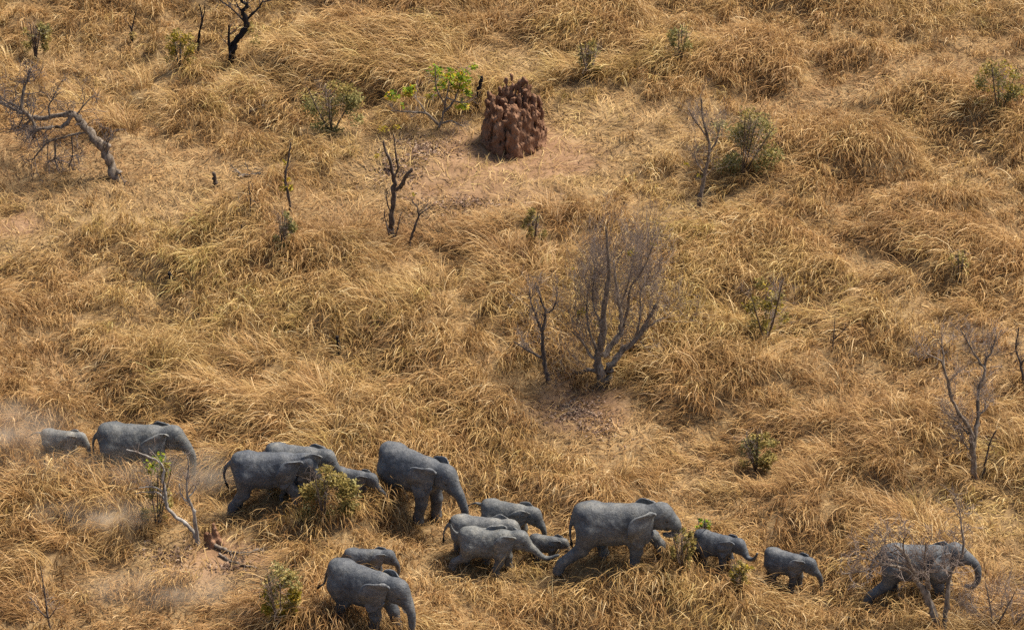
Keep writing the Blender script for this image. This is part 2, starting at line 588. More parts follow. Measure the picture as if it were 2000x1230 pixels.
LOW_SPOTS = [(1210, 1100, 110, 22), (500, 992, 75, 22), (870, 1008, 45, 16), (1790, 1165, 90, 14), (330, 935, 30, 20)]
TALL_SPOTS = [(640, 1022, 95, 36), (250, 972, 90, 22), (130, 938, 60, 12), (940, 1124, 130, 24), (1100, 1155, 160, 30), (720, 1232, 120, 26), (1240, 1155, 150, 28), (1420, 1150, 70, 26), (560, 968, 30, 14), (1540, 1185, 80, 22), (690, 1130, 20, 14), (760, 985, 50, 16), (1010, 1105, 60, 18)]


def tread_at(x, y, px, py):
    tread = np.zeros_like(x)
    for e in EL:
        ex, ey = e['pos'][0], e['pos'][1]
        d = np.hypot((x - ex) / (1.15 * e['H'] + .2), (y - ey + .30 * e['H']) / (.85 * e['H'] + .3))
        tread = np.maximum(tread, np.clip((1.5 - d) / .6, 0, 1))
    for (sx, sy, rx, ry) in TALL_SPOTS:
        q = np.sqrt(((px - sx) / rx) ** 2 + ((py - sy) / ry) ** 2)
        tread = tread * (1 - .85 * np.clip((1.4 - q) / .6, 0, 1))
    tread = tread * .55
    for (sx, sy, rx, ry) in LOW_SPOTS:
        q = np.sqrt(((px - sx) / rx) ** 2 + ((py - sy) / ry) ** 2)
        tread = np.maximum(tread, 1.15 * np.clip((1.4 - q) / .6, 0, 1))
    return tread


def tall_at(px, py):
    t = np.zeros_like(px)
    for (sx, sy, rx, ry) in TALL_SPOTS:
        q = np.sqrt(((px - sx) / rx) ** 2 + ((py - sy) / ry) ** 2)
        t = np.maximum(t, np.clip((1.4 - q) / .6, 0, 1))
    return t


def build_grass():
    rng = np.random.default_rng(3)
    N = rng.normal
    U = rng.uniform
    # --- tussocks: centre, lean, size; every tussock carries its own blades
    x, y, px, py = roots(.43)
    c, hum, tread = clearing(x, y), hummock(x, y), tread_at(x, y, px, py)
    valley = np.clip((.34 - hum) / .25, 0, 1)
    keep = rng.random(len(x)) > np.clip(c * 1.25, 0, 1) ** 1.1
    keep &= rng.random(len(x)) > valley * .45
    keep &= rng.random(len(x)) > tread * .15
    x, y, px, py, c, hum, tread = [a[keep] for a in (x, y, px, py, c, hum, tread)]
    tall = tall_at(px, py)
    n = len(x)
    size = np.clip((.42 + .95 * hum) * (1 - .5 * c) * (1 - .50 * tread) * U(.72, 1.25, n), .3, 1.45)
    size = np.maximum(size, tall * U(.85, 1.2, n))
    e_ = .3
    gx = hummock(x + e_, y) - hummock(x - e_, y)
    gy = hummock(x, y + e_) - hummock(x, y - e_)
    an = (fbm(x, y, 9.0, 60, 2) - .5) * 11
    vx = -.42 - 2.0 * gx + .70 * np.cos(an) + N(0, .24, n)
    vy = -.75 - 2.0 * gy + .70 * np.sin(an) + N(0, .24, n)
    flow = np.arctan2(vy, vx)
    spread = np.where(rng.random(n) < .15, 1.0, U(.18, .5, n))
    tint = np.clip(.47 + (fbm(x, y, 6.0, 70, 3) - .5) * 1.1 + N(0, .15, n), 0, 1)
    light = N(0, .10, n)
    cnt = np.clip((29 * (.60 + .45 * size)).astype(int), 16, 52)
    t = np.repeat(np.arange(n), cnt)
    m = len(t)
    sz = size[t]
    rr, ra = .30 * np.sqrt(rng.random(m)) * (.7 + .4 * sz), U(0, 2 * PI, m)
    rx, ry = x[t] + rr * np.cos(ra), y[t] + rr * np.sin(ra)
    rz = height(rx, ry)
    kind = rng.random(m)
    strag = kind < .08
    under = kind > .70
    az = flow[t] + N(0, 1, m) * np.where(under, 1.3, spread[t])
    ea = R(1) * np.where(strag, U(62, 88, m), U(45, 86, m))
    eb = R(1) * np.where(strag, U(-50, 20, m), U(-88, -25, m))
    ln = np.sqrt(sz) * np.where(under, U(.35, .85, m), np.where(strag, U(1.0, 1.6, m), U(.75, 1.5, m)))
    wd = np.where(strag, U(.012, .020, m), U(.014, .032, m))
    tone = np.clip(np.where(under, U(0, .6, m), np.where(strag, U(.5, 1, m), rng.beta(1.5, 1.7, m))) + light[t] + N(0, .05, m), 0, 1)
    bend, roll, flo = N(0, .24, m), N(0, .5, m), rz + .02 + .08 * rng.random(m)
    P = np.stack([rx, ry, rz - .03], -1)
    Vs, Fs, Ts, Is, k0 = [], [], [], [], 0
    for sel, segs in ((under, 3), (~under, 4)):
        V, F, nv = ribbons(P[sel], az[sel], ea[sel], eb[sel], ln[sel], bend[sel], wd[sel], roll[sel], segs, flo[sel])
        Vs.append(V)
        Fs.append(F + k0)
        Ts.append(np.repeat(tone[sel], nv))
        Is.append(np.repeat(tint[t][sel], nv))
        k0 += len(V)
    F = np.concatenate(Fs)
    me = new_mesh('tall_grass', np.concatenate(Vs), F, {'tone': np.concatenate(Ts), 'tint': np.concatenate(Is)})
    tag(obj('tall_grass', me, M_GRASS), 'tall dry golden grass leaning in clumps over the plain', 'grass', kind='stuff')
    print('tall blades', m, 'tris', len(F))
    # --- trampled straw where the tall grass is thin
    x, y, px, py = roots(.112)
    c, b, hum = clearing(x, y), bareness(x, y), hummock(x, y)
    dens = np.clip(np.maximum(c * 1.2, np.maximum(np.clip((.42 - hum) / .25, 0, .8), tread_at(x, y, px, py) * .7)), 0.12, 1)
    keep = (rng.random(len(x)) > np.clip(b * .85, 0, .66)) & (rng.random(len(x)) < dens)
    x, y = x[keep], y[keep]
    m = len(x)
    z = height(x, y)
    tint = np.clip(.42 + (fbm(x, y, 6.0, 70, 3) - .5) * 1.1 + (fbm(x, y, .8, 75, 2) - .5) * .5 + N(0, .10, m), 0, 1)
    tone = np.clip(U(0, 1, m) + (fbm(x, y, .9, 77, 2) - .5) * .6, 0, 1)
    flow = (fbm(x, y, 2.0, 90, 2) - .5) * 9
    V, F, nv = ribbons(np.stack([x, y, z + U(0, .06, m)], -1), flow + N(0, .9, m), R(1) * U(2, 40, m), R(1) * U(-35, 8, m), U(.25, .75, m), N(0, .4, m), U(.016, .034, m), N(0, .4, m), 3, z + .01 + .06 * rng.random(m))
    me = new_mesh('trampled_grass', V, F, {'tone': np.repeat(tone, nv), 'tint': np.repeat(tint, nv)})
    tag(obj('trampled_grass', me, M_MAT), 'flattened straw on the open ground', 'grass', kind='stuff')
    print('mat blades', m, 'tris', len(F))


build_grass()

# ------------------------------------------------------------------ smooth solids: distance field -> surface
def surface(prims, lo, hi, h, noise=None):
    """prims: list of (kind, params, k).  kinds: cap (a, b, ra, rb), ell (c, r, R)"""
    lo, hi = np.asarray(lo, float), np.asarray(hi, float)
    n = np.ceil((hi - lo) / h).astype(int) + 1
    ax = [lo[i] + h * np.arange(n[i]) for i in range(3)]
    F = np.full(n, 9.0, np.float32)
    for kind, p, k in prims:
        if kind == 'cap':
            a, b, ra, rb = np.asarray(p[0], float), np.asarray(p[1], float), p[2], p[3]
            m = max(ra, rb) + k + 2.5 * h
            l0, h0 = np.minimum(a, b) - m, np.maximum(a, b) + m
        else:
            c, r, Rm = np.asarray(p[0], float), np.asarray(p[1], float), p[2]
            m = max(r) + k + 2.5 * h if Rm is not None else None
            l0, h0 = (c - m, c + m) if Rm is not None else (c - r - k - 2.5 * h, c + r + k + 2.5 * h)
        i0 = np.clip(np.floor((l0 - lo) / h).astype(int), 0, n)
        i1 = np.clip(np.ceil((h0 - lo) / h).astype(int) + 1, 0, n)
        if np.any(i1 <= i0):
            continue
        X = ax[0][i0[0]:i1[0], None, None]
        Y = ax[1][None, i0[1]:i1[1], None]
        Z = ax[2][None, None, i0[2]:i1[2]]
        if kind == 'cap':
            ba = b - a
            bb = max(ba @ ba, 1e-9)
            t = np.clip(((X - a[0]) * ba[0] + (Y - a[1]) * ba[1] + (Z - a[2]) * ba[2]) / bb, 0, 1)
            d = np.sqrt((X - a[0] - ba[0] * t) ** 2 + (Y - a[1] - ba[1] * t) ** 2 + (Z - a[2] - ba[2] * t) ** 2) - (ra + (rb - ra) * t)
        else:
            x, y, z = X - c[0], Y - c[1], Z - c[2]
            if Rm is not None:
                x, y, z = [Rm[0, i] * x + Rm[1, i] * y + Rm[2, i] * z for i in range(3)]
            k0 = np.sqrt((x / r[0]) ** 2 + (y / r[1]) ** 2 + (z / r[2]) ** 2)
            k1 = np.sqrt((x / r[0] ** 2) ** 2 + (y / r[1] ** 2) ** 2 + (z / r[2] ** 2) ** 2) + 1e-6
            d = k0 * (k0 - 1) / k1
        sl = (slice(i0[0], i1[0]), slice(i0[1], i1[1]), slice(i0[2], i1[2]))
        A = F[sl]
        hh = np.clip(.5 + .5 * (A - d) / k, 0, 1)
        F[sl] = A + (d - A) * hh - k * hh * (1 - hh)
    if noise is not None:
        F += noise(*np.meshgrid(*ax, indexing='ij')).astype(np.float32)
    inside = F < 0
    # surface nets
    cs = np.zeros(n - 1, int)
    for dx in (0, 1):
        for dy in (0, 1):
            for dz in (0, 1):
                cs += inside[dx:n[0] - 1 + dx, dy:n[1] - 1 + dy, dz:n[2] - 1 + dz]
    cells = np.argwhere((cs > 0) & (cs < 8))
    idx = np.full(n - 1, -1, int)
    idx[tuple(cells.T)] = np.arange(len(cells))
    acc = np.zeros((len(cells), 3))
    cnt = np.zeros(len(cells))
    corners = [np.array(c) for c in ((0, 0, 0), (1, 0, 0), (0, 1, 0), (1, 1, 0), (0, 0, 1), (1, 0, 1), (0, 1, 1), (1, 1, 1))]
    for a in range(8):
        for b in range(a + 1, 8):
            if np.abs(corners[a] - corners[b]).sum() != 1:
                continue
            fa = F[tuple((cells + corners[a]).T)]
            fb = F[tuple((cells + corners[b]).T)]
            cr = (fa < 0) != (fb < 0)
            t = np.where(cr, fa / np.where(cr, fa - fb, 1), 0)
            acc += np.where(cr[:, None], corners[a] + t[:, None] * (corners[b] - corners[a]), 0)
            cnt += cr
    V = lo + (cells + acc / cnt[:, None]) * h
    faces = []
    for ax_ in range(3):
        u, v = (ax_ + 1) % 3, (ax_ + 2) % 3
        s0 = [slice(None)] * 3
        s1 = [slice(None)] * 3
        s0[ax_] = slice(0, -1)
        s1[ax_] = slice(1, None)
        A, B = inside[tuple(s0)], inside[tuple(s1)]
        e = np.argwhere(A != B)
        ok = (e[:, u] > 0) & (e[:, v] > 0) & (e[:, u] < n[u] - 1) & (e[:, v] < n[v] - 1)
        e = e[ok]
        flip = A[tuple(e.T)]
        du, dv = np.zeros(3, int), np.zeros(3, int)
        du[u] = 1
        dv[v] = 1
        q = np.stack([idx[tuple((e - du - dv).T)], idx[tuple((e - dv).T)], idx[tuple(e.T)], idx[tuple((e - du).T)]], -1)
        q[~flip] = q[~flip][:, ::-1]
        faces.append(q)
    Fq = np.concatenate(faces)
    return V, Fq


def laplace(V, Fq, it=2, f=.5):
    n = len(V)
    E = np.concatenate([Fq[:, [0, 1]], Fq[:, [1, 2]], Fq[:, [2, 3]], Fq[:, [3, 0]]])
    for _ in range(it):
        A = np.zeros_like(V)
        c = np.zeros(n)
        np.add.at(A, E[:, 0], V[E[:, 1]])
        np.add.at(c, E[:, 0], 1)
        V = V + f * (A / np.maximum(c, 1)[:, None] - V)
    return V


def roty(a):
    c, s = math.cos(a), math.sin(a)
    return np.array(((c, 0, s), (0, 1, 0), (-s, 0, c)))


# ------------------------------------------------------------------ elephants
TRUNKS = {   # steps (forward, up) from the trunk root, in shoulder heights
    'down': [(.09, -.10), (.13, -.24), (.14, -.38), (.12, -.52), (.10, -.62)],
    'hang': [(.09, -.08), (.15, -.20), (.165, -.34), (.165, -.48), (.16, -.60), (.155, -.70)],
    'hang2': [(.08, -.10), (.12, -.23), (.13, -.37), (.115, -.50), (.10, -.60), (.10, -.68)],
    'tuck': [(.07, -.09), (.08, -.20), (.05, -.31), (0, -.42), (-.04, -.52)],
    'tuckin': [(.06, -.05), (.075, -.12), (.03, -.18), (-.05, -.20), (-.10, -.18)],
    'fwd': [(.09, -.07), (.18, -.15), (.27, -.22), (.36, -.30), (.42, -.38)],
    'curlin': [(.09, -.10), (.14, -.24), (.165, -.38), (.15, -.52), (.10, -.61), (.03, -.63), (-.02, -.58)],
    'reach': [(.11, -.09), (.20, -.20), (.29, -.28), (.39, -.31), (.49, -.28)],
    'reach2': [(.12, -.08), (.22, -.19), (.31, -.27), (.41, -.30), (.52, -.27), (.62, -.22)],
    'raise': [(.08, -.08), (.17, -.13), (.28, -.11), (.37, -.02), (.43, .10), (.46, .20)],
    'curlout': [(.11, -.05), (.19, -.14), (.225, -.27), (.22, -.40), (.17, -.49), (.09, -.50), (.03, -.47)],
}
TAILS = {    # (back, up, side) from the tail root
    'none': [(.03, -.10, 0), (.04, -.22, 0), (.04, -.34, 0)],
    'down': [(.07, -.06, 0), (.12, -.18, 0), (.13, -.32, 0), (.12, -.46, 0)],
    'out': [(.09, .01, 0), (.19, .01, 0), (.28, -.04, 0), (.36, -.10, 0)],
    's': [(.07, -.04, 0), (.13, -.12, 0), (.165, -.24, 0), (.16, -.35, 0), (.13, -.44, 0)],
    'drop': [(.07, -.06, 0), (.13, -.16, 0), (.17, -.29, 0), (.175, -.42, 0)],
    'up': [(.08, .01, 0), (.15, .08, 0), (.19, .17, 0), (.21, .27, 0)],
    'side': [(.04, -.08, 0), (.07, -.20, -.02), (.075, -.33, -.03), (.06, -.46, -.03)],
    'trail': [(.06, -.08, 0), (.11, -.22, 0), (.15, -.36, 0), (.23, -.44, 0)],
}
EAR = [(0, 0), (.045, -.05), (.11, -.078), (.19, -.078), (.27, -.05), (.335, .01), (.375, .09), (.385, .175), (.365, .26), (.32, .34), (.26, .41), (.20, .465), (.15, .48), (.105, .455), (.075, .385), (.045, .29)]


def smooth_path(pts, sub=4):
    P = [np.asarray(p, float) for p in pts]
    P = [2 * P[0] - P[1]] + P + [2 * P[-1] - P[-2]]
    out = []
    for i in range(1, len(P) - 2):
        for s in range(sub):
            t = s / sub
            a, b, c, d = P[i - 1:i + 3]
            out.append(.5 * (2 * b + (c - a) * t + (2 * a - 5 * b + 4 * c - d) * t * t + (3 * b - a - 3 * c + d) * t ** 3))
    out.append(P[-2])
    return np.array(out)


def ear_mesh(root, side, spread, size, Rh, seed):
    rng = np.random.default_rng(seed)
    out = smooth_path([(*p, 0) for p in EAR], 2)[:, :2]
    n, m = len(out), 9
    a0, a1 = np.array((0.0, 0.02)), np.array((.03, .26))
    T = np.linspace(0, 1, n)
    ph = rng.uniform(0, 6.28, 3)
    sp = R(spread)
    G = np.zeros((m, n, 3))
    for i in range(m):
        s = i / (m - 1)
        u = (a0[0] + (a1[0] - a0[0]) * T) * (1 - s) + out[:, 0] * s
        v = (a0[1] + (a1[1] - a0[1]) * T) * (1 - s) + out[:, 1] * s
        wv = .017 * np.sin(T * 26 + ph[0]) * s ** 1.6 + .012 * np.sin(T * 10 + ph[1]) * s
        wv += .045 * math.sin(s * PI * .8) - .05 * (u / .38) ** 2        # cupped: swells, then turns back in
        roll = np.clip((.40 - T) / .18, 0, 1) * np.clip((s - .66) / .34, 0, 1)
        v = v + roll * .03
        wv = wv + roll * .02                                             # rolled upper rim
        low = np.clip((v - .18) / .3, 0, 1)
        wv = wv - low ** 1.5 * .07
        G[i, :, 0] = -u * math.cos(sp) + wv * math.sin(sp)
        G[i, :, 1] = u * math.sin(sp) * (1 - .25 * low) + wv * math.cos(sp) + .02
        G[i, :, 2] = -v
    G *= size
    # thickness
    du = np.gradient(G, axis=0)
    dv = np.gradient(G, axis=1)
    N = np.cross(du, dv)
    N /= np.linalg.norm(N, axis=2, keepdims=True) + 1e-9
    th = .011 * size
    A, B = G + N * th, G - N * th
    V = np.concatenate([A.reshape(-1, 3), B.reshape(-1, 3)])
    V[:, 1] *= side
    V = V @ Rh.T + root
    # the ear lies over the shoulder and neck, not in them
    yb = .205 * np.sqrt(np.maximum(0, 1 - ((V[:, 0] - .26) / .26) ** 2 - ((V[:, 2] - .66) / .31) ** 2)) + .03
    yl = .285 * np.sqrt(np.maximum(0, 1 - ((V[:, 0] - .285) / .19) ** 2)) * np.clip((.80 - V[:, 2]) / .14, 0, 1)
    yb = np.maximum(yb, yl)
    yn = np.where(V[:, 0] < .62, .165 * np.sqrt(np.maximum(0, 1 - ((V[:, 2] - .80) / .175) ** 2)) + .012, 0)
    inn = np.concatenate([np.zeros(m * n), np.ones(m * n)]) * .012
    V[:, 1] = side * np.maximum(np.abs(V[:, 1]), np.maximum(yb, yn) + (inn if side * 1 > 0 else .012 - inn))
    f = []
    o = m * n
    for i in range(m - 1):
        for j in range(n - 1):
            q = [i * n + j, (i + 1) * n + j, (i + 1) * n + j + 1, i * n + j + 1]
            f.append(q)
            f.append([k + o for k in q[::-1]])
    rim = [i * n for i in range(m - 1)] + [(m - 1) * n + j for j in range(n)] + [i * n + n - 1 for i in range(m - 2, -1, -1)]
    for a, b in zip(rim[:-1], rim[1:]):
        f.append([a, a + o, b + o, b])
    if side < 0:
        f = [q[::-1] for q in f]
    return V, np.array(f)


def tube(path, radii, sides=6):
    P = np.asarray(path, float)
    n = len(P)
    T = np.gradient(P, axis=0)
    T /= np.linalg.norm(T, axis=1, keepdims=True) + 1e-9
    ref = np.array((.31, .17, .93)) if abs(T[0] @ np.array((.31, .17, .93))) < .9 else np.array((1., 0, 0))
    A = np.cross(T, ref)
    A /= np.linalg.norm(A, axis=1, keepdims=True) + 1e-9
    B = np.cross(T, A)
    ang = np.arange(sides) * 2 * PI / sides
    V = P[:, None] + (A[:, None] * np.cos(ang)[None, :, None] + B[:, None] * np.sin(ang)[None, :, None]) * np.asarray(radii)[:, None, None]
    i, j = np.meshgrid(np.arange(n - 1), np.arange(sides), indexing='ij')
    a, b = i * sides + j, i * sides + (j + 1) % sides
    F = np.stack([a, a + sides, b + sides, b], -1).reshape(-1, 4)
    V = V.reshape(-1, 3)
    # caps as degenerate-free fans: pull the last ring together
    return V, F


def blob(c, r, nu=8, nv=6):
    V, F = [], []
    for i in range(nv + 1):
        a = PI * i / nv
        for j in range(nu):
            b = 2 * PI * j / nu
            V.append((c[0] + r * math.sin(a) * math.cos(b), c[1] + r * math.sin(a) * math.sin(b), c[2] + r * math.cos(a)))
    for i in range(nv):
        for j in range(nu):
            F.append((i * nu + j, (i + 1) * nu + j, (i + 1) * nu + (j + 1) % nu, i * nu + (j + 1) % nu))
    return np.array(V), np.array(F)


def make_elephant(e, seed):
    rng = np.random.default_rng(100 + seed)
    H, age = e['H'], e['age']
    yaw = R(e['yaw'])
    calf = 1 - age
    hs = 1 + .10 * calf                # a calf's head is larger
    lx = .92 - .03 * calf
    pr = []

    def ell(c, r, k=.07, Rm=None):
        pr.append(('ell', (np.array(c) * (lx, 1, 1), np.array(r) * (lx, 1, 1), Rm), k))

    def cap(a, b, ra, rb, k=.05):
        pr.append(('cap', (a, b, ra, rb), k))
    thin = 1 - .03 * calf
    ell((-.05, 0, .640), (.50, .255 * thin, .310))
    ell((-.36, 0, .690), (.235, .228, .27))
    ell((-.35, 0, .850), (.18, .12, .095), .09)
    ell((.28, 0, .675), (.24, .190, .285))
    ell((.25, 0, .860), (.17, .10, .085), .09)
    cap((-.44 * lx, 0, .815), (.33 * lx, 0, .825), .140, .13, .09)
    cap((-.52 * lx, 0, .70), (-.50 * lx, 0, .84), .08, .075, .10)
    for s in (-1, 1):
        ell((.29, s * .130, .62), (.12, .075, .23), .05)
        ell((-.33, s * .14, .60), (.19, .10, .24), .06)
        cap((-.30 * lx, s * .10, .885), (-.38 * lx, s * .13, .84), .045, .04, .08)
    # neck and head
    hp = R(e['hp'])
    piv = np.array((.55 * lx, 0, .83))
    cap((.36 * lx, 0, .80), piv + (.05, 0, .01), .165, .145, .08)
    cap((.36 * lx, 0, .66), piv + (.08, 0, -.08), .13, .10, .07)
    Rh = roty(hp)
    sc = hs

    def hd(p):
        return piv + Rh @ (np.asarray(p, float) * sc)

    def hell(c, r, k=.06):
        pr.append(('ell', (hd(c), np.array(r) * sc, Rh), k))

    def hcap(a, b, ra, rb, k=.05):
        pr.append(('cap', (hd(a), hd(b), ra * sc, rb * sc), k))
    hell((.11, 0, .035), (.155, .142, .165), .05)
    hell((.185, 0, .045), (.105, .112, .125), .05)
    hcap((.20, 0, .01), (.285, 0, -.115), .108, .092, .04)
    hcap((.165, 0, .095), (.31, 0, -.09), .092, .080, .06)
    for s in (-1, 1):
        hell((.13, s * .080, -.085), (.10, .058, .10), .035)
        hcap((.20, s * .108, .050), (.245, s * .088, .0), .026, .020, .02)
        hcap((.235, s * .062, -.07), (.295, s * .058, -.165), .046, .034, .025)
    hcap((.10, 0, -.14), (.225, 0, -.215), .075, .036, .04)
    # trunk
    tl = .88 + .12 * age
    root = hd((.285, 0, -.105))
    tp = [root] + [root + np.array((dx * tl, 0, dz * tl)) for dx, dz in TRUNKS[e['trunk']]]
    sway = rng.normal(0, .02)
    tp = smooth_path([p + np.array((0, sway * i, 0)) for i, p in enumerate(tp)], 4)
    m = len(tp)
    gnd = lambda lxp, lyp: float(height(e['pos'][0] + H * (lxp * math.cos(yaw) - lyp * math.sin(yaw)), e['pos'][1] + H * (lxp * math.sin(yaw) + lyp * math.cos(yaw))) - e['pos'][2]) / H
    for i in range(m - 1):
        u0, u1 = i / (m - 1), (i + 1) / (m - 1)
        rad = lambda u: (.052 * (1 - u) ** 1.35 + .028) * sc
        ring = 1 + (.07 if i % 2 else -.05) * (i > 3)
        cap(tp[i], tp[i + 1], rad(u0) * ring, rad(u1) * ring, .035 if i < 4 else .012)
    # legs: far front, near front, far hind, near hind (near = -y)
    lg = e['legs']
    thick = 1 + .06 * calf
    for i, (front, s) in enumerate(((1, 1), (1, -1), (0, 1), (0, -1))):
        dx = lg[i]
        if front:
            top = np.array((.31 * lx, s * .135, .58))
            fx = .31 * lx + dx
            lift = max(0, abs(dx) - .2) * .45
            foot = np.array((fx, s * .135, .045 + lift + gnd(fx, s * .135)))
            knee = (top + foot) / 2 + np.array((.025 + max(0, dx) * .12, 0, .0))
            ank = foot + np.array((-.012, 0, .07))
            cap(top, knee, .125 * thick, .088 * thick, .06)
            cap(knee, ank, .088 * thick, .072 * thick, .03)
            cap(ank, foot, .074 * thick, .084 * thick, .03)
        else:
            top = np.array((-.37 * lx, s * .13, .60))
            fx = -.37 * lx + dx
            lift = max(0, -dx - .15) * .16
            foot = np.array((fx, s * .13, .045 + lift + gnd(fx, s * .13)))
            knee = top * .52 + foot * .48 + np.array((.075 + max(0, -dx) * .07, 0, .02))
            hock = foot + np.array((-.035 - min(0, dx) * .22, 0, .14))
            cap(top, knee, .165 * thick, .098 * thick, .07)
            cap(knee, hock, .098 * thick, .072 * thick, .04)
            cap(hock, foot, .072 * thick, .080 * thick, .03)
    # tail
    tr = np.array((-.575 * lx, 0, .80))
    tpts = smooth_path([tr + np.array((.05, 0, .02)), tr] + [tr + np.array((-b, c, z_)) for b, z_, c in TAILS[e['tail']]], 3)
    for i in range(len(tpts) - 1):
        u = i / (len(tpts) - 1)
        cap(tpts[i], tpts[i + 1], .034 * (1 - u) ** 1.5 + .0125, .034 * (1 - u) ** 1.5 + .0125, .02)
    allp = np.concatenate([tp, tpts])
    lo = np.minimum(allp.min(0) - .14, (-1.05, -.34, -.08))
    hi = np.maximum(allp.max(0) + .14, (.95, .34, 1.12))
    lo[2] = min(lo[2], -.22)
    V, Fq = surface(pr, lo, hi, max(.0175, .036 / H))
    V = laplace(V, Fq, 2, .4)
    # loose skin: low-relief folds behind the shoulder, flank and knees
    x, y, z = V.T
    dep = np.zeros(len(V))
    for q in range(5):                                    # creases behind the elbow
        ph = x - (.13 + .045 * q - .30 * (z - .55) + .015 * np.sin(z * 23 + q))
        dep += np.exp(-(ph / .010) ** 2) * np.clip((z - .36) / .06, 0, 1) * np.clip((.74 - z) / .10, 0, 1) * np.clip((np.abs(y) - .10) / .05, 0, 1)
    for q in range(3):                                    # flank folds before the thigh
        ph = x - (-.12 - .05 * q + .35 * (z - .5))
        dep += .8 * np.exp(-(ph / .010) ** 2) * np.clip((z - .33) / .06, 0, 1) * np.clip((.56 - z) / .08, 0, 1) * np.clip((np.abs(y) - .12) / .05, 0, 1)
    V[:, 1] -= np.sign(y) * dep * .016
    V += (np.sin(x * 31 + np.sin(z * 17) * 2) * np.sin(z * 27 + np.sin(x * 13) * 2) * .004)[:, None] * np.stack([x * 0, np.sign(y), z * 0 + .4], -1) * (np.abs(y) > .05)[:, None]
    em = bpy.data.objects.new('elephant', None)
    COL.objects.link(em)
    em.location = e['pos']
    em.rotation_euler = (0, 0, yaw)
    tag(em, e['label'], 'elephant', 'elephant herd crossing the grass')
    body = obj('body', new_mesh('elephant_body', V * H, Fq), M_SKIN, em)
    esz = (.86 + .22 * age) * sc
    for k, s in enumerate((-1, 1)):
        v, f = ear_mesh(hd((.05, s * (.118 if s < 0 else .125), .155 if s < 0 else .055)), s, e['ears'][k] * (1 if s < 0 else .72), esz * (1.06 if s < 0 else .86), Rh, seed * 3 + k)
        obj('ear', new_mesh('ear', v * H, f), M_SKIN, em)
        v, f = blob(hd((.225, s * .107, -.012)) * H, .024 * H * sc)
        obj('eye', new_mesh('eye', v, f), M_EYE, em)
        if e.get('tusk'):
            a, b = hd((.285, s * .07, -.16)), hd((.36, s * .085, -.255))
            mid = (a + b) / 2 + np.array((.0, 0, -.018))
            pth = smooth_path([a, mid, b + np.array((.03, 0, .015))], 3)
            v, f = tube(pth * H, np.linspace(.018, .003, len(pth)) * H, 6)
            obj('tusk', new_mesh('tusk', v, f), M_TUSK, em)
    for o in em.children:
        if o.name.startswith(('body', 'ear')):
            o.color = (*(np.array(e.get('hue', (1, 1, 1))) * (1.3 if o.name.startswith('ear') else 1.0)), 1)
    # tail tuft
    vs, fs, k = [], [], 0
    d0 = tpts[-1] - tpts[-3]
    d0 /= np.linalg.norm(d0)
    for _ in range(26):
        dv = d0 * rng.uniform(.06, .13) + rng.normal(0, .012, 3) + np.array((0, 0, -.01))
        a = tpts[-1] - d0 * .03 + rng.normal(0, .006, 3)
        v, f = tube(np.array([a, a + dv * .5 + rng.normal(0, .006, 3), a + dv]) * H, np.array([.006, .007, .002]) * H, 3)
        vs.append(v)
        fs.append(f + k)
        k += len(v)
    t = obj('tail_tuft', new_mesh('tail_tuft', np.concatenate(vs), np.concatenate(fs)), M_HAIR, em)
    return em


for i, e in enumerate(EL):
    make_elephant(e, i)


# ------------------------------------------------------------------ wood: traced limbs plus grown twigs
class Wood:
    def __init__(self):
        self.v, self.f, self.k = [], [], 0

    def add(self, path, radii, sides):
        v, f = tube(path, radii, sides)
        self.v.append(v)
        self.f.append(f + self.k)
        self.k += len(v)

    def build(self, name, mat, parent, org, kind=None):
        if not self.v:
            return None
        o = obj(name, new_mesh(name, np.concatenate(self.v) - org, np.concatenate(self.f)), mat, parent)
        if kind:
            o['kind'] = kind
        return o


def px_per_m(p):
    return FOC / float((np.asarray(p) - CAM) @ FW)


def grow(W, p, d, ln, r, level, rng, up=.25, wig=.35, kids=(2, 4), ratio=.62):
    n = 5 if level > 0 else 4
    path = [np.array(p, float)]
    d = np.array(d, float)
    for i in range(n - 1):
        d = d + rng.normal(0, wig, 3) * .5 + np.array((0, 0, up * .25))
        d /= np.linalg.norm(d)
        path.append(path[-1] + d * ln / (n - 1))
    path = np.array(path)
    W.add(path, np.linspace(r, max(r * .45, grow.rmin), n), 5 if r > .03 else 3)
    if level <= 0:
        return
    for _ in range(rng.integers(kids[0], kids[1] + 1)):
        t = rng.uniform(.3, 1.0)
        q = t * (n - 1)
        i = min(int(q), n - 2)
        b = path[i] + (path[i + 1] - path[i]) * (q - i)
        nd = d * .6 + rng.normal(0, .65, 3)
        nd[2] += up
        nd /= np.linalg.norm(nd)
        grow(W, b, nd, ln * ratio * rng.uniform(.7, 1.2), max(r * .55, grow.rmin * 1.25), level - 1, rng, up, wig, kids, ratio)


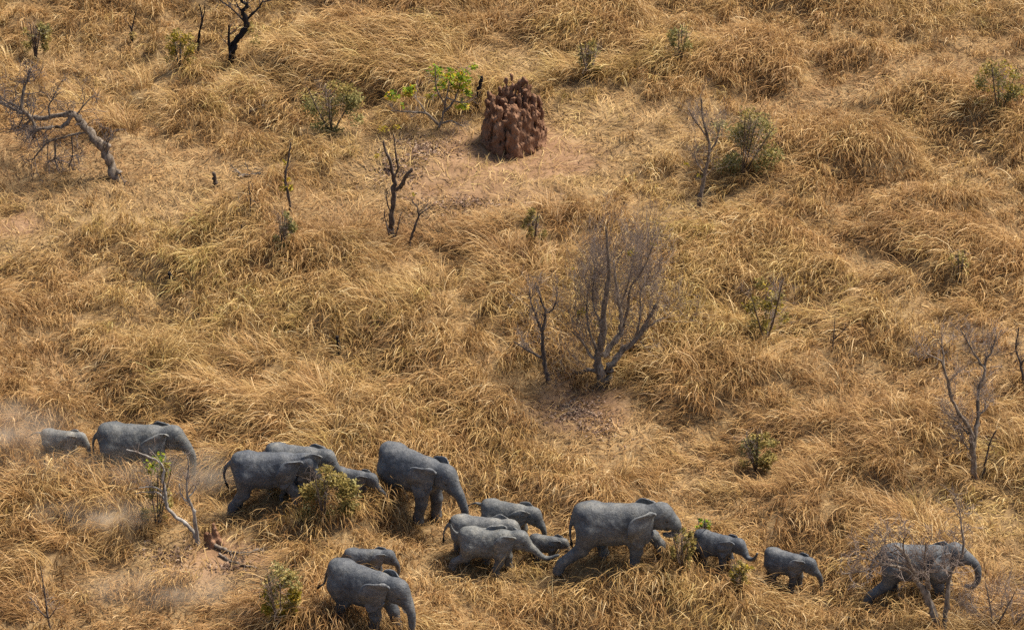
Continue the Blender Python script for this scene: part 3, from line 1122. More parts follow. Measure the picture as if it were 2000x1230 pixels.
def leaf_cloud(centres, n, size, rng, flat=.4):
    """n folded leaf quads; centres: list of (xyz, (rx, ry, rz), weight)"""
    wts = np.array([c[2] for c in centres], float)
    pick = rng.choice(len(centres), n, p=wts / wts.sum())
    C = np.array([c[0] for c in centres])[pick]
    Rr = np.array([c[1] for c in centres])[pick]
    u = rng.normal(0, 1, (n, 3))
    u = u / np.linalg.norm(u, axis=1, keepdims=True) * (rng.random(n) ** .5)[:, None]
    C = C + u * Rr
    a = rng.normal(0, 1, (n, 3))
    a[:, 2] *= flat
    a /= np.linalg.norm(a, axis=1, keepdims=True)
    b = np.cross(a, rng.normal(0, 1, (n, 3)))
    b /= np.linalg.norm(b, axis=1, keepdims=True)
    s = size * rng.uniform(.6, 1.25, n)[:, None]
    nn = np.cross(a, b) * s * .18
    V = np.stack([C - a * s * .6, C + b * s * .32 + nn, C + a * s * .6, C - b * s * .32 + nn], 1).reshape(-1, 3)
    F = np.arange(4 * n).reshape(n, 4)
    tone = np.repeat(np.clip(rng.normal(.48, .24, n), 0, 1), 4)
    return V, F, tone


def plant(name, label, cat, base, limbs, bark, seed, twig=None, twig_mat=None, leaves=None, group=None, lean=0.0, stems_name='branch', depth=.35):
    """limbs: [(picture points, r0, r1)] in picture pixels, first one is the trunk; twig: dict(per, ln, r, level, up)"""
    rng = np.random.default_rng(1000 + seed)
    org = ground_at(*base)
    k = px_per_m(org)
    grow.rmin = (twig or {}).get('rmin', .003)
    em = bpy.data.objects.new(name, None)
    COL.objects.link(em)
    em.location = org
    tag(em, label, cat, group)
    made = []
    for li, (pts, r0, r1) in enumerate(limbs):
        # where this limb leaves an earlier one it starts at that limb's depth
        dy0, slope = 0.0, rng.normal(lean, depth)
        if li:
            best = 1e9
            for pp, dd in made:
                j = int(np.argmin(np.hypot(pp[:, 0] - pts[0][0], pp[:, 1] - pts[0][1])))
                q = np.hypot(pp[j, 0] - pts[0][0], pp[j, 1] - pts[0][1])
                if q < best:
                    best, dy0 = q, dd[j]
        else:
            slope *= .4
        P2 = smooth_path([(a, b, 0) for a, b in pts], 4)[:, :2]
        run = np.concatenate([[0], np.cumsum(np.hypot(*np.diff(P2, axis=0).T))]) / k
        dy = dy0 + slope * run
        made.append((P2, dy))
        P3 = np.array([at_y(a, b, org[1] + y_) for (a, b), y_ in zip(P2, dy)])
        if li == 0:
            P3[0, 2] -= .08
        rad = np.linspace(r0, r1, len(P3)) / k
        P3 = P3 + rng.normal(0, 1, P3.shape) * (rad * .22)[:, None]
        rad = rad * rng.uniform(.78, 1.2, len(rad))
        W = Wood()
        W.add(P3, rad, 8 if r0 > 4 else 6)
        W.add(np.array([P3[-1], P3[-1] + (P3[-1] - P3[-2]) * .35]), np.array([rad[-1], rad[-1] * .15]), 8 if r0 > 4 else 6)
        W.build('trunk' if li == 0 else stems_name, bark, em, org)
        if twig:
            T = plant.twigs
            L = run[-1]
            cnt = rng.poisson(twig['per'] * L * (0.5 if li == 0 and len(limbs) > 2 else 1.0))
            for _ in range(cnt + (2 if twig['per'] > 0 else 0)):
                t = rng.uniform(twig.get('from', .35), 1)
                j = min(int(t * (len(P3) - 1)), len(P3) - 2)
                tg = P3[j + 1] - P3[j]
                tg /= np.linalg.norm(tg) + 1e-9
                d = tg * .7 + rng.normal(0, .55, 3)
                d[2] += twig.get('up', .25)
                d /= np.linalg.norm(d)
                grow(T, P3[j], d, twig['ln'] * rng.uniform(.5, 1.15), max(min(rad[j] * .6, twig['r']), .006), twig['level'], rng, twig.get('up', .25), twig.get('wig', .35), twig.get('kids', (2, 4)))
    plant.twigs.build('twigs', twig_mat or bark, em, org, 'stuff')
    plant.twigs = Wood()
    for mat, spots, n, size in (leaves or []):
        cs = []
        for (a, b, rx, ry) in spots:
            c = at_y(a, b, org[1] + rng.normal(0, .12))
            cs.append((c, (rx / k, rx / k * .9, ry / k), rx * ry))
        v, f, t = leaf_cloud(cs, n, size, rng)
        o = obj('foliage', new_mesh('foliage', v - org, f, {'tone': t}, smooth=False), mat, em)
        o['kind'] = 'stuff'
    return em


grow.rmin = .003
plant.twigs = Wood()
FINE = dict(per=5, ln=.9, r=.014, level=2, up=.3)

plant('dead_tree', 'thick grey dead tree leaning left over the trampled clearing, top left', 'tree', (228, 352), [
    ([(228, 352), (214, 318), (200, 288), (178, 262), (160, 243), (150, 229), (138, 221)], 10, 7),
    ([(138, 221), (112, 227), (70, 230), (45, 222), (25, 212), (0, 200), (-30, 190)], 6, 2.5),
    ([(140, 226), (125, 245), (95, 250), (68, 256), (58, 262)], 5, 3),
    ([(68, 254), (62, 232), (42, 214), (20, 200)], 4, 1.5),
    ([(40, 216), (45, 185), (52, 160), (58, 140)], 4, 1.2),
    ([(62, 230), (52, 244), (36, 256)], 3, 1.2),
    ([(172, 258), (135, 265), (95, 278), (75, 298), (62, 314)], 3, 1.2),
    ([(108, 274), (108, 310), (118, 340)], 2.5, 1), ([(140, 268), (142, 300), (134, 326)], 2, 1),
    ([(97, 229), (96, 205), (112, 184)], 2.5, 1), ([(148, 226), (165, 205), (180, 188)], 2, .8),
    ([(205, 296), (211, 285), (204, 279)], 5, 4), ([(222, 338), (232, 336), (236, 337)], 5, 4.5)],
    M_BARK_GREY, 1, dict(per=6.0, ln=.85, r=.022, rmin=.007, level=2, up=.05), M_TWIG_DARK, group='bare trees in the grass')
plant('dead_tree', 'blackened tree with twisted limbs reaching out of the top of the picture', 'tree', (457, 124), [
    ([(457, 124), (455, 98), (462, 80), (476, 62), (482, 47), (478, 32), (474, 22), (483, 12), (470, 0), (462, -22)], 8, 2.5),
    ([(455, 110), (448, 84), (447, 50)], 4.5, 1.5), ([(481, 48), (468, 32), (455, 20), (440, 8), (424, -2)], 2.2, 1),
    ([(480, 42), (490, 30), (506, 15), (512, 5), (528, 1)], 3.2, 1.2), ([(476, 24), (466, 15), (462, 6)], 2, 1), ([(483, 12), (482, 2), (480, -18)], 2, 1)],
    M_BARK_CHAR, 2, dict(per=2.6, ln=.7, r=.02, rmin=.007, level=1, up=.3), M_TWIG_DARK,
    [(M_LEAF_OLIVE, [(488, 52, 14, 14), (500, 80, 12, 16)], 140, .10)], 'bare trees in the grass')
plant('dead_sapling', 'thin black standing stem left of the blackened tree at the top', 'tree', (387, 95), [
    ([(387, 95), (388, 70), (395, 42), (390, 10)], 3.4, 1.2), ([(391, 55), (398, 30), (400, 8)], 1.5, .8)], M_BARK_CHAR, 3, dict(per=2, ln=.5, r=.01, level=1), M_TWIG_DARK, group='thin dead stems')
plant('dead_sapling', 'short forked black stem near the top left, leftmost of the black stems', 'tree', (258, 84), [
    ([(258, 84), (257, 62), (265, 26)], 3, 1.1), ([(257, 60), (250, 44)], 1.5, .8)], M_BARK_CHAR, 4, dict(per=2.5, ln=.4, r=.01, level=1), M_TWIG_DARK,
    [(M_LEAF_OLIVE, [(260, 70, 8, 10)], 50, .09)], 'thin dead stems')
plant('leafy_shrub', 'shrub with bright green and yellow leaves left of the termite mound', 'shrub', (856, 250), [
    ([(856, 250), (866, 222), (872, 190), (880, 148)], 3.2, 1.2), ([(868, 218), (888, 195), (900, 158), (905, 140)], 2.4, 1),
    ([(857, 243), (832, 222), (800, 219), (765, 217)], 3, 1), ([(870, 205), (852, 172), (850, 130)], 2, 1), ([(872, 190), (895, 200), (915, 200)], 1.6, .8),
    ([(858, 244), (880, 236), (905, 248)], 2.4, 1), ([(832, 222), (815, 195), (800, 178)], 1.6, .8)],
    M_BARK_GREY, 5, dict(per=3, ln=.55, r=.012, level=2), M_TWIG,
    [(M_LEAF_BRIGHT, [(852, 142, 18, 18), (878, 148, 24, 16), (903, 155, 22, 22), (924, 130, 9, 12), (862, 165, 22, 12), (800, 176, 15, 13), (768, 187, 17, 11), (900, 205, 18, 11), (912, 180, 12, 12), (844, 186, 8, 6), (785, 205, 10, 6), (858, 272, 9, 5)], 480, .15), (M_LEAF_YELLOW, [(905, 165, 18, 18), (795, 182, 14, 10), (768, 190, 14, 9), (905, 208, 14, 9), (885, 170, 18, 12), (840, 190, 9, 6)], 200, .15)], 'leafy shrubs in the grass')
plant('burnt_post', 'charred upright stub just left of the termite mound', 'stump', (933, 218), [([(933, 218), (931, 198), (934, 180), (938, 165), (941, 149)], 5, 3.4)], M_BARK_CHAR, 6,
      None, None, [(M_LEAF_OLIVE, [(938, 150, 6, 4)], 10, .1)])
plant('dead_tree', 'slender dark dead tree with two upright forks and one bent stub, left of the clearing', 'tree', (765, 482), [
    ([(765, 482), (764, 442), (768, 402), (770, 366), (768, 342), (760, 312), (752, 292), (748, 276)], 6, 2),
    ([(769, 346), (777, 330), (773, 300), (769, 264)], 3, 1.2), ([(772, 372), (785, 361), (793, 345), (804, 332)], 4.2, 3.6),
    ([(762, 470), (755, 440), (750, 415)], 2, .8), ([(768, 474), (778, 440), (782, 420)], 2, .8), ([(764, 420), (756, 395), (755, 370)], 1.6, .7)],
    M_BARK_DARK, 7, dict(per=2.2, ln=.5, r=.012, rmin=.006, level=1), M_TWIG_DARK, [(M_LEAF_YELLOW, [(748, 252, 14, 6), (735, 305, 7, 7), (776, 248, 10, 4)], 60, .11)], 'bare trees in the grass')
plant('dead_sapling', 'crooked grey sapling with forked tip right beside the slender dark dead tree', 'tree', (800, 494), [
    ([(800, 494), (802, 470), (811, 442), (818, 422), (826, 414), (841, 404)], 3, 1), ([(818, 422), (815, 405), (805, 394)], 2, .9)], M_BARK_DARK, 8, dict(per=2.2, ln=.4, r=.009, level=1), M_TWIG_DARK,
    [(M_LEAF_YELLOW, [(808, 380, 5, 4)], 10, .1)], 'thin dead stems')
plant('dead_sapling', 'straight dead stem with a few yellow leaves halfway up, upper left', 'tree', (567, 418), [
    ([(567, 418), (563, 382), (557, 345), (563, 312), (568, 279)], 3.6, 1.6)], M_BARK_DARK, 9, dict(per=2, ln=.35, r=.009, level=1), M_TWIG_DARK,
    [(M_LEAF_YELLOW, [(560, 352, 8, 8), (553, 366, 8, 8), (569, 366, 7, 9), (556, 318, 4, 6)], 70, .13)], 'thin dead stems')
plant('dead_sapling', 'pair of thin dry stems in the grass left of the leafy dead stem', 'tree', (489, 432), [
    ([(489, 432), (489, 400), (486, 356)], 1.8, .9), ([(489, 430), (470, 420), (466, 385)], 1.8, .8)], M_BARK_DARK, 10, dict(per=3, ln=.4, r=.009, level=1), M_TWIG_DARK, group='thin dead stems')
plant('dead_sapling', 'small bent black twig stem standing below the pair of thin dry stems', 'tree', (467, 472), [
    ([(467, 472), (468, 458), (472, 440)], 2, 1), ([(468, 460), (460, 448)], 1.2, .7)], M_BARK_CHAR, 11, dict(per=3, ln=.3, r=.009, level=1), M_TWIG_DARK, group='thin dead stems')
plant('bare_tree', 'many-stemmed bare tree with a haze of fine twigs, centre of the picture', 'tree', (1182, 752), [
    ([(1180, 752), (1170, 722), (1168, 700), (1176, 664), (1180, 620), (1183, 580), (1190, 530), (1186, 485), (1183, 445)], 10, 2),
    ([(1186, 748), (1190, 720), (1206, 696), (1236, 670), (1256, 646), (1270, 616), (1281, 595)], 9, 3),
    ([(1178, 694), (1200, 666), (1214, 646), (1212, 610), (1205, 565), (1198, 512)], 7, 2), ([(1170, 704), (1152, 692), (1140, 670), (1118, 648)], 4, 1.4),
    ([(1166, 722), (1144, 724), (1118, 730)], 4.5, 3.5), ([(1214, 648), (1226, 602), (1232, 562), (1258, 522), (1274, 482)], 3.2, 1),
    ([(1168, 690), (1152, 650), (1146, 600), (1150, 550)], 3, 1), ([(1240, 668), (1250, 620), (1252, 570), (1268, 540)], 2.8, 1), ([(1178, 640), (1160, 600), (1158, 560), (1168, 515)], 2.6, 1),
    ([(1255, 646), (1280, 628), (1296, 620)], 2, .8), ([(1212, 600), (1230, 540), (1240, 490)], 2.2, .8)],
    M_BARK_GREY, 12, dict(per=8, ln=1.35, r=.009, rmin=.0036, level=2, up=.5, kids=(3, 5), wig=.28), M_TWIG,
    [(M_LEAF_YELLOW, [(1233, 492, 12, 7), (1168, 630, 10, 9), (1275, 475, 6, 5), (1120, 525, 6, 5), (1135, 610, 12, 14)], 90, .12)], 'bare trees in the grass')
plant('bare_tree', 'small crooked bare tree just left of the many-stemmed one', 'tree', (1071, 748), [
    ([(1071, 748), (1066, 716), (1060, 690), (1060, 650), (1066, 612), (1058, 590), (1050, 560)], 5, 1.5), ([(1061, 700), (1032, 685), (1004, 667)], 3, 1.2),
    ([(1060, 650), (1050, 626), (1040, 600), (1033, 570)], 3, 1), ([(1066, 612), (1080, 604), (1088, 578)], 2.4, 1)],
    M_BARK_DARK, 13, dict(per=6, ln=.75, r=.014, rmin=.005, level=2, up=.4), M_TWIG, group='bare trees in the grass')
plant('bare_tree', 'slender mauve-grey bare tree left of the round green bush, upper right', 'tree', (1367, 422), [
    ([(1367, 422), (1366, 396), (1372, 366), (1378, 330), (1386, 290), (1380, 260), (1372, 230), (1370, 195)], 5.2, 1.4), ([(1384, 300), (1400, 275), (1405, 245)], 1.8, .8),
    ([(1382, 268), (1360, 240), (1345, 215)], 1.8, .8), ([(1376, 340), (1362, 318), (1352, 300)], 1.8, .8)],
    M_BARK_GREY, 14, dict(per=8, ln=.9, r=.010, level=2, up=.4, kids=(3, 5)), M_TWIG, [(M_LEAF_YELLOW, [(1340, 320, 10, 8), (1365, 345, 6, 5)], 24, .11)], 'bare trees in the grass')
plant('bare_tree', 'forked bare tree with knobbly crown standing at the right edge of the grass', 'tree', (1905, 936), [
    ([(1905, 936), (1902, 900), (1898, 868), (1893, 836), (1872, 806), (1857, 772), (1850, 738), (1838, 704)], 6.5, 2),
    ([(1900, 872), (1906, 842), (1911, 812), (1910, 765), (1923, 730), (1925, 702), (1936, 688), (1946, 656)], 5, 1.6), ([(1924, 722), (1906, 696), (1890, 668), (1878, 646)], 3, 1.2),
    ([(1892, 848), (1872, 826), (1848, 806)], 2.2, 1), ([(1898, 884), (1882, 862), (1876, 836)], 2.2, 1), ([(1844, 722), (1842, 690), (1838, 662)], 2, .9), ([(1912, 810), (1924, 798), (1925, 780)], 2, .9), ([(1838, 704), (1818, 694), (1806, 690)], 1.6, .8)],
    M_BARK_GREY, 15, dict(per=9, ln=.7, r=.012, rmin=.0042, level=2, up=.3, wig=.55, kids=(3, 4)), M_TWIG, group='bare trees in the grass')
plant('dead_sapling', 'single thin stem leaning right beside the foot of the forked bare tree', 'tree', (1919, 932), [([(1919, 932), (1925, 900), (1932, 870), (1944, 842)], 3, 1.2)], M_BARK_DARK, 16, dict(per=4, ln=.5, r=.01, level=1), M_TWIG_DARK, group='thin dead stems')
plant('bare_tree', 'bare twiggy tree cut by the right edge of the picture', 'tree', (2003, 760), [([(2003, 760), (1998, 735), (1992, 704), (1984, 680), (1990, 640)], 3.5, 1.2), ([(1994, 712), (2010, 690), (2020, 650)], 2.4, 1)], M_BARK_DARK, 17, dict(per=6, ln=.6, r=.011, level=2), M_TWIG_DARK, group='bare trees in the grass')
plant('bare_tree', 'two-trunked bare tree in front of the leading elephant, lower right corner', 'tree', (1843, 1234), [
    ([(1840, 1234), (1826, 1204), (1813, 1168), (1801, 1146), (1788, 1132), (1775, 1100), (1765, 1080), (1748, 1064)], 8.5, 2.5),
    ([(1843, 1232), (1848, 1184), (1854, 1134), (1862, 1106), (1878, 1086), (1882, 1060), (1877, 1022), (1874, 996)], 6, .7),
    ([(1792, 1138), (1776, 1116), (1752, 1106), (1718, 1102), (1690, 1114), (1646, 1120)], 3.6, 1.2), ([(1812, 1150), (1806, 1104), (1808, 1062)], 3, 1.2),
    ([(1816, 1150), (1812, 1124), (1798, 1116), (1788, 1118)], 2.8, 1.2), ([(1776, 1102), (1750, 1096), (1722, 1088), (1712, 1076)], 2.6, 1), ([(1766, 1082), (1764, 1060), (1772, 1040)], 2, .9),
    ([(1855, 1120), (1845, 1108), (1842, 1100)], 2, .9), ([(1720, 1101), (1690, 1090), (1660, 1096)], 2, .8), ([(1768, 1086), (1742, 1078), (1726, 1056), (1716, 1034)], 2, .8)],
    M_BARK_GREY, 18, dict(per=6, ln=.75, r=.018, rmin=.006, level=2, up=.25), M_TWIG, group='bare trees in the grass')
plant('twiggy_bush', 'leafless mauve thicket of fine twigs in the lower right corner', 'bush', (1940, 1235), [
    ([(1940, 1240), (1935, 1190), (1925, 1140)], 2.6, 1), ([(1938, 1236), (1965, 1190), (1985, 1150)], 2.4, .9), ([(1938, 1236), (1910, 1200), (1890, 1160)], 2.4, .9), ([(1942, 1238), (1980, 1220), (2005, 1190)], 2, .9)],
    M_BARK_GREY, 19, dict(per=11, ln=.95, r=.010, level=2, up=.35, kids=(3, 5), **{'from': .1}), M_TWIG, group='leafy shrubs in the grass')
plant('dead_tree', 'silvery dead tree with two curving stems in front of the elephant with tusks, lower left', 'tree', (386, 1064), [
    ([(389, 1064), (378, 1040), (362, 1020), (338, 1005), (325, 985), (322, 960), (318, 935), (320, 915), (308, 900), (290, 892), (268, 883), (248, 878)], 4.6, 1.1),
    ([(386, 1056), (381, 1022), (378, 998), (370, 980), (365, 964), (365, 940), (368, 916), (367, 894)], 4.6, 1.1), ([(370, 982), (355, 968), (350, 946)], 2.4, 1),
    ([(324, 980), (312, 964), (292, 960), (266, 963)], 2.2, .9), ([(320, 915), (310, 898), (292, 876)], 1.6, .8), ([(367, 970), (378, 960), (382, 948)], 1.8, .8), ([(322, 962), (300, 950), (272, 952)], 1.6, .7)],
    M_BARK_PALE, 20, dict(per=2.2, ln=.45, r=.016, rmin=.006, level=1), M_TWIG, group='bare trees in the grass')
plant('dead_sapling', 'thin dark sapling at the bottom left corner', 'tree', (101, 1240), [
    ([(101, 1240), (94, 1204), (90, 1180), (86, 1150), (79, 1108)], 3, 1), ([(93, 1206), (76, 1190), (60, 1168)], 1.8, .8), ([(94, 1208), (104, 1195), (110, 1186)], 1.4, .7)], M_BARK_DARK, 21, dict(per=3, ln=.45, r=.009, level=1), M_TWIG, group='thin dead stems')
plant('dead_sapling', 'lone thin twig stem in the open grass right of centre', 'tree', (1625, 690), [([(1625, 690), (1628, 660), (1631, 620)], 1.8, .8), ([(1628, 662), (1645, 648), (1658, 632)], 1.4, .7)], M_BARK_DARK, 22, dict(per=2, ln=.4, r=.008, level=1), M_TWIG_DARK, group='thin dead stems')


def bush(label, base, wpx, hpx, mats, seed, size=.09, twig=M_TWIG, per=9, name='leafy_bush'):
    rng = np.random.default_rng(500 + seed)
    x, y = base
    hpx = hpx * 1.22
    limbs = []
    for i in range(6):
        a = rng.uniform(-1, 1) if i else 0.0
        limbs.append(([(x + a * 3, y), (x + a * wpx * .22, y - hpx * .4), (x + a * wpx * .42, y - hpx * rng.uniform(.72, .98))], 1.8, .8))
    lv = []
    for m, n, lo, hi in mats:
        spots = []
        for _ in range(16):
            u, v = rng.uniform(-1, 1), rng.uniform(lo, hi)
            wd = .46 * math.sqrt(max(.05, 1 - (v * 2 - 1.0) ** 2 * .85))
            spots.append((x + u * wpx * wd, y - hpx * v, wpx * .15, hpx * .13))
        lv.append((m, spots, int(n * 2.8), size * 1.1))
    return plant(name, label, 'bush', base, limbs, M_BARK_DARK, 200 + seed, dict(per=per * .5, ln=.4 * hpx / 60, r=.006, level=1, up=.3), twig, lv, 'leafy shrubs in the grass', depth=.8)


bush('rounded green bush right of the slender mauve-grey tree', (1448, 346), 150, 104, [(M_LEAF_GREEN, 900, .1, .95), (M_LEAF_OLIVE, 420, .1, 1.0)], 1)
bush('dark green bush low in the grass left of the yellow-leaved shrub', (648, 258), 130, 78, [(M_LEAF_GREEN, 620, .05, .8), (M_LEAF_OLIVE, 260, .3, 1.0)], 2)
bush('small dark green bush below the leafy dead stem', (556, 496), 44, 66, [(M_LEAF_GREEN, 330, .1, .95)], 3)
bush('sparse yellow-green shrub right of the centre of the picture', (1496, 664), 84, 96, [(M_LEAF_YELLOW, 110, .1, .9), (M_LEAF_OLIVE, 330, .1, 1.0)], 4)
bush('dark bush with orange-yellow leaves at the right edge, upper right', (1950, 222), 92, 82, [(M_LEAF_GREEN, 300, .05, .8), (M_LEAF_YELLOW, 120, .3, .95), (M_LEAF_OLIVE, 260, .1, 1.0)], 5)
bush('bushy olive shrub in front of the dark elephants at lower left', (634, 1020), 128, 84, [(M_LEAF_OLIVE, 900, .1, 1.0), (M_LEAF_GREEN, 200, .1, .9)], 6)
bush('yellowing shrub with pale green tips near the bottom edge', (548, 1222), 96, 86, [(M_LEAF_YELLOW, 640, .12, .62), (M_LEAF_OLIVE, 320, .4, 1.0), (M_LEAF_GREEN, 110, .75, 1.15)], 7)
bush('low yellow-green bush above the trunk-lifting calf', (1478, 918), 84, 62, [(M_LEAF_OLIVE, 380, .1, .95), (M_LEAF_GREEN, 150, .1, .8)], 8)
bush('leafy sprouts behind the silvery dead tree', (308, 1028), 70, 104, [(M_LEAF_OLIVE, 360, .1, .95), (M_LEAF_BRIGHT, 40, .85, 1.1)], 9)
bush('dry small-leaved shrub in front of the largest striding elephant', (1334, 1112), 46, 66, [(M_LEAF_OLIVE, 240, .1, 1.0)], 10)
bush('bright yellow-green sprig behind the trunk-lifting calf', (1376, 1060), 32, 40, [(M_LEAF_BRIGHT, 46, .55, .95)], 11, .11)
bush('yellowish bush left of the blackened tree at the top', (352, 134), 64, 60, [(M_LEAF_YELLOW, 210, .1, .95), (M_LEAF_OLIVE, 160, .1, 1.0)], 12)
bush('dull green shrub near the top left corner', (70, 112), 56, 60, [(M_LEAF_OLIVE, 260, .1, 1.0), (M_LEAF_GREEN, 90, .1, .8)], 13)
bush('sprigs of green leaves at the top right of centre', (1326, 128), 54, 60, [(M_LEAF_GREEN, 120, .5, 1.0), (M_LEAF_OLIVE, 80, .2, .9)], 14)
bush('olive bush in the grass right above the termite mound', (1150, 150), 50, 56, [(M_LEAF_OLIVE, 260, .1, 1.0), (M_LEAF_GREEN, 80, .1, .8)], 15)
bush('faint green bush below the termite mound clearing', (1042, 480), 46, 56, [(M_LEAF_OLIVE, 230, .1, 1.0)], 16)
bush('yellow-green shoots in the grass below the trunk-lifting calf', (1448, 1152), 46, 44, [(M_LEAF_OLIVE, 170, .1, 1.0), (M_LEAF_YELLOW, 60, .1, .9)], 17)
bush('wispy shrub by the right edge above the forked bare tree', (1872, 560), 40, 60, [(M_LEAF_OLIVE, 110, .2, 1.0)], 18)

# stumps and fallen wood
for lab, base, pts, r0, r1, mt, nm in (
        ('black hooked stump sticking out of the grass on the left', (328, 572), [(328, 572), (326, 556), (334, 545), (331, 532)], 5, 3.6, M_BARK_CHAR, 'burnt_stump'),
        ('short black stump poking out of the grass left of centre', (661, 692), [(661, 692), (662, 674), (658, 657)], 4.6, 3.4, M_BARK_CHAR, 'burnt_stump'),
        ('small grey stump in the trampled clearing on the left', (421, 364), [(421, 364), (420, 352), (417, 338)], 5, 3.2, M_BARK_DARK, 'burnt_stump')):
    plant(nm, lab, 'stump', base, [(pts, r0, r1)], mt, 300 + len(lab), None, None, None, 'short stumps', depth=.1)


def log(label, pts, r0, r1, seed, side=None):
    rng = np.random.default_rng(700 + seed)
    P = []
    for a, b in smooth_path([(a, b, 0) for a, b in pts], 4)[:, :2]:
        P.append(ground_at(a, b))
    P = np.array(P)
    k = px_per_m(P[0])
    rad = np.linspace(r0, r1, len(P)) / k * rng.uniform(.8, 1.2, len(P))
    P[:, 2] += rad * .6 + .03 + rng.normal(0, .02, len(P))
    W = Wood()
    W.add(P, rad, 8)
    d = P[-1] - P[-2]
    W.add(np.array([P[-1], P[-1] + d * .3]), np.array([rad[-1], rad[-1] * .2]), 8)
    W.add(np.array([P[0], P[0] - (P[1] - P[0]) * .12]), np.array([rad[0], rad[0] * .3]), 8)
    em = bpy.data.objects.new('fallen_branch', None)
    COL.objects.link(em)
    em.location = P[0]
    tag(em, label, 'branch', 'fallen branches')
    W.build('stem', M_BARK_GREY, em, P[0])
    T = Wood()
    for _ in range(7):
        i = rng.integers(2, len(P) - 1)
        dd = (P[i] - P[i - 1]) * 2 + rng.normal(0, .3, 3)
        dd[2] = abs(dd[2]) * .6
        dd /= np.linalg.norm(dd)
        grow(T, P[i], dd, .5, rad[i] * .4, 1, rng, .05)
    T.build('twigs', M_BARK_GREY, em, P[0], 'stuff')


log('grey fallen branch right of the foot of the silvery dead tree', [(408, 1062), (440, 1077), (476, 1082), (500, 1076), (530, 1070)], 3.6, 1.8, 1)
log('thin pale fallen branch on bare red soil, nearest to the bottom edge', [(428, 1084), (452, 1098), (478, 1106), (506, 1110)], 3, 1.6, 2)
log('dark fallen branch lying on the grass left of the dark green bush', [(486, 222), (510, 211), (540, 214), (562, 226), (588, 242)], 2.6, 2, 3)
log('short grey log lying in the trampled clearing', [(466, 350), (486, 344), (508, 343)], 4, 3, 4)
log('little pale stick on the litter under the many-stemmed tree', [(1106, 788), (1112, 800), (1119, 814)], 2.2, 1.4, 5)


# ------------------------------------------------------------------ termite mounds
def mound_noise(x, y, z):
    a = np.arctan2(y, x)
    return (np.sin(x * 19 + np.sin(z * 5) * 1.3) * np.sin(y * 17 + np.sin(z * 4 + 2)) * .022 + np.sin(x * 41 + z * 13) * np.sin(y * 37 - z * 9) * np.sin(z * 23) * .020 + np.sin(x * 9 + 1.3 * np.sin(z * 7)) * np.sin(y * 8 + z * 6) * .035)


def termite_mound():
    rng = np.random.default_rng(77)
    org = ground_at(1004, 276)
    pr = [('cap', ((0, 0, -.3), (0, .1, .70), .95, .80), .1), ('cap', ((0, .35, .4), (.05, .42, 1.2), .52, .40), .1)]
    for i in range(150):                                  # ribs and pillars, ragged in radius and height
        a = rng.uniform(0, 2 * PI)
        lvl = rng.random()
        hgt = (.30 + 1.72 * lvl ** .8) * rng.uniform(.85, 1.05)
        r1 = 1.00 - .12 * (hgt / 2) + rng.normal(0, .075)
        r0 = min(1.14, r1 + .05 + .03 * hgt)
        q = rng.choice((.05, .07, .09, .13, .17), p=(.25, .25, .2, .2, .1)) * rng.uniform(.85, 1.15)
        a2 = a + rng.normal(0, .09)
        pr.append(('cap', ((r0 * math.cos(a), r0 * math.sin(a), -.25), (r1 * math.cos(a2), r1 * math.sin(a2), min(hgt, 2.0)), q * 1.35, q * .6), .04))
    for i in range(34):                                   # broken ledge inside
        a, r1 = rng.uniform(0, 2 * PI), .78 * math.sqrt(rng.random())
        y_ = r1 * math.sin(a)
        pr.append(('cap', ((r1 * math.cos(a), y_, .5), (r1 * math.cos(a) * .95, y_ * .95, rng.uniform(1.35, 1.8) + .25 * y_), .15, rng.uniform(.05, .11)), .03))
    for (x, y, h_) in ((-.28, .42, 2.55), (-.18, .52, 2.42), (-.10, .46, 2.62), (.06, .36, 2.30), (.22, .40, 2.46), (.30, .50, 2.3), (.36, .38, 2.60), (.52, .34, 2.48), (.60, .42, 2.25), (.44, .16, 2.15), (-.42, .30, 2.15), (-.95, .05, 2.08), (-.84, -.18, 1.98), (-.90, .2, 1.85), (.95, 0, 2.02), (.80, -.18, 1.8), (-.62, .2, 2.0), (.70, .22, 2.2), (-.05, -.1, 1.95), (.2, .05, 2.05), (-.3, .1, 1.9)):
        pr.append(('cap', ((x * 1.02 + rng.normal(0, .04), y, .6), (x, y, h_ - .05), rng.uniform(.09, .15), rng.uniform(.035, .06)), .025))
    V, F = surface(pr, (-1.6, -1.6, -.3), (1.6, 1.6, 2.8), .034, lambda x, y, z: mound_noise(x, y, z) * 1.5 + np.sin(x * 61 + y * 23 + z * 5) * np.sin(y * 57 - x * 19 + z * 11) * .018)
    o = obj('termite_mound', new_mesh('termite_mound', V, F), M_EARTH, None, org)
    tag(o, 'tall red-brown termite mound with jagged ridged top on bare soil', 'termite mound')
    org = ground_at(414, 1060)
    pr = [('cap', ((0, 0, -.2), (.05, 0, .25), .28, .16), .1)]
    for (x, y, h_, q) in ((.08, .02, .72, .075), (-.05, -.08, .40, .09), (.2, .05, .36, .09), (-.18, .1, .28, .1), (.3, -.1, .14, .12), (.02, -.2, .18, .12), (.16, -.05, .58, .06)):
        pr.append(('cap', ((x, y, -.1), (x * .9, y, h_), q * 1.3, q * .8), .04))
    V, F = surface(pr, (-.7, -.6, -.2), (.7, .6, .9), .03, lambda x, y, z: mound_noise(x * 2, y * 2, z * 2) * .5)
    o = obj('termite_mound', new_mesh('small_termite_mound', V, F), M_EARTH, None, org)
    tag(o, 'small knobbly red termite mound beside the silvery dead tree', 'termite mound')


termite_mound()


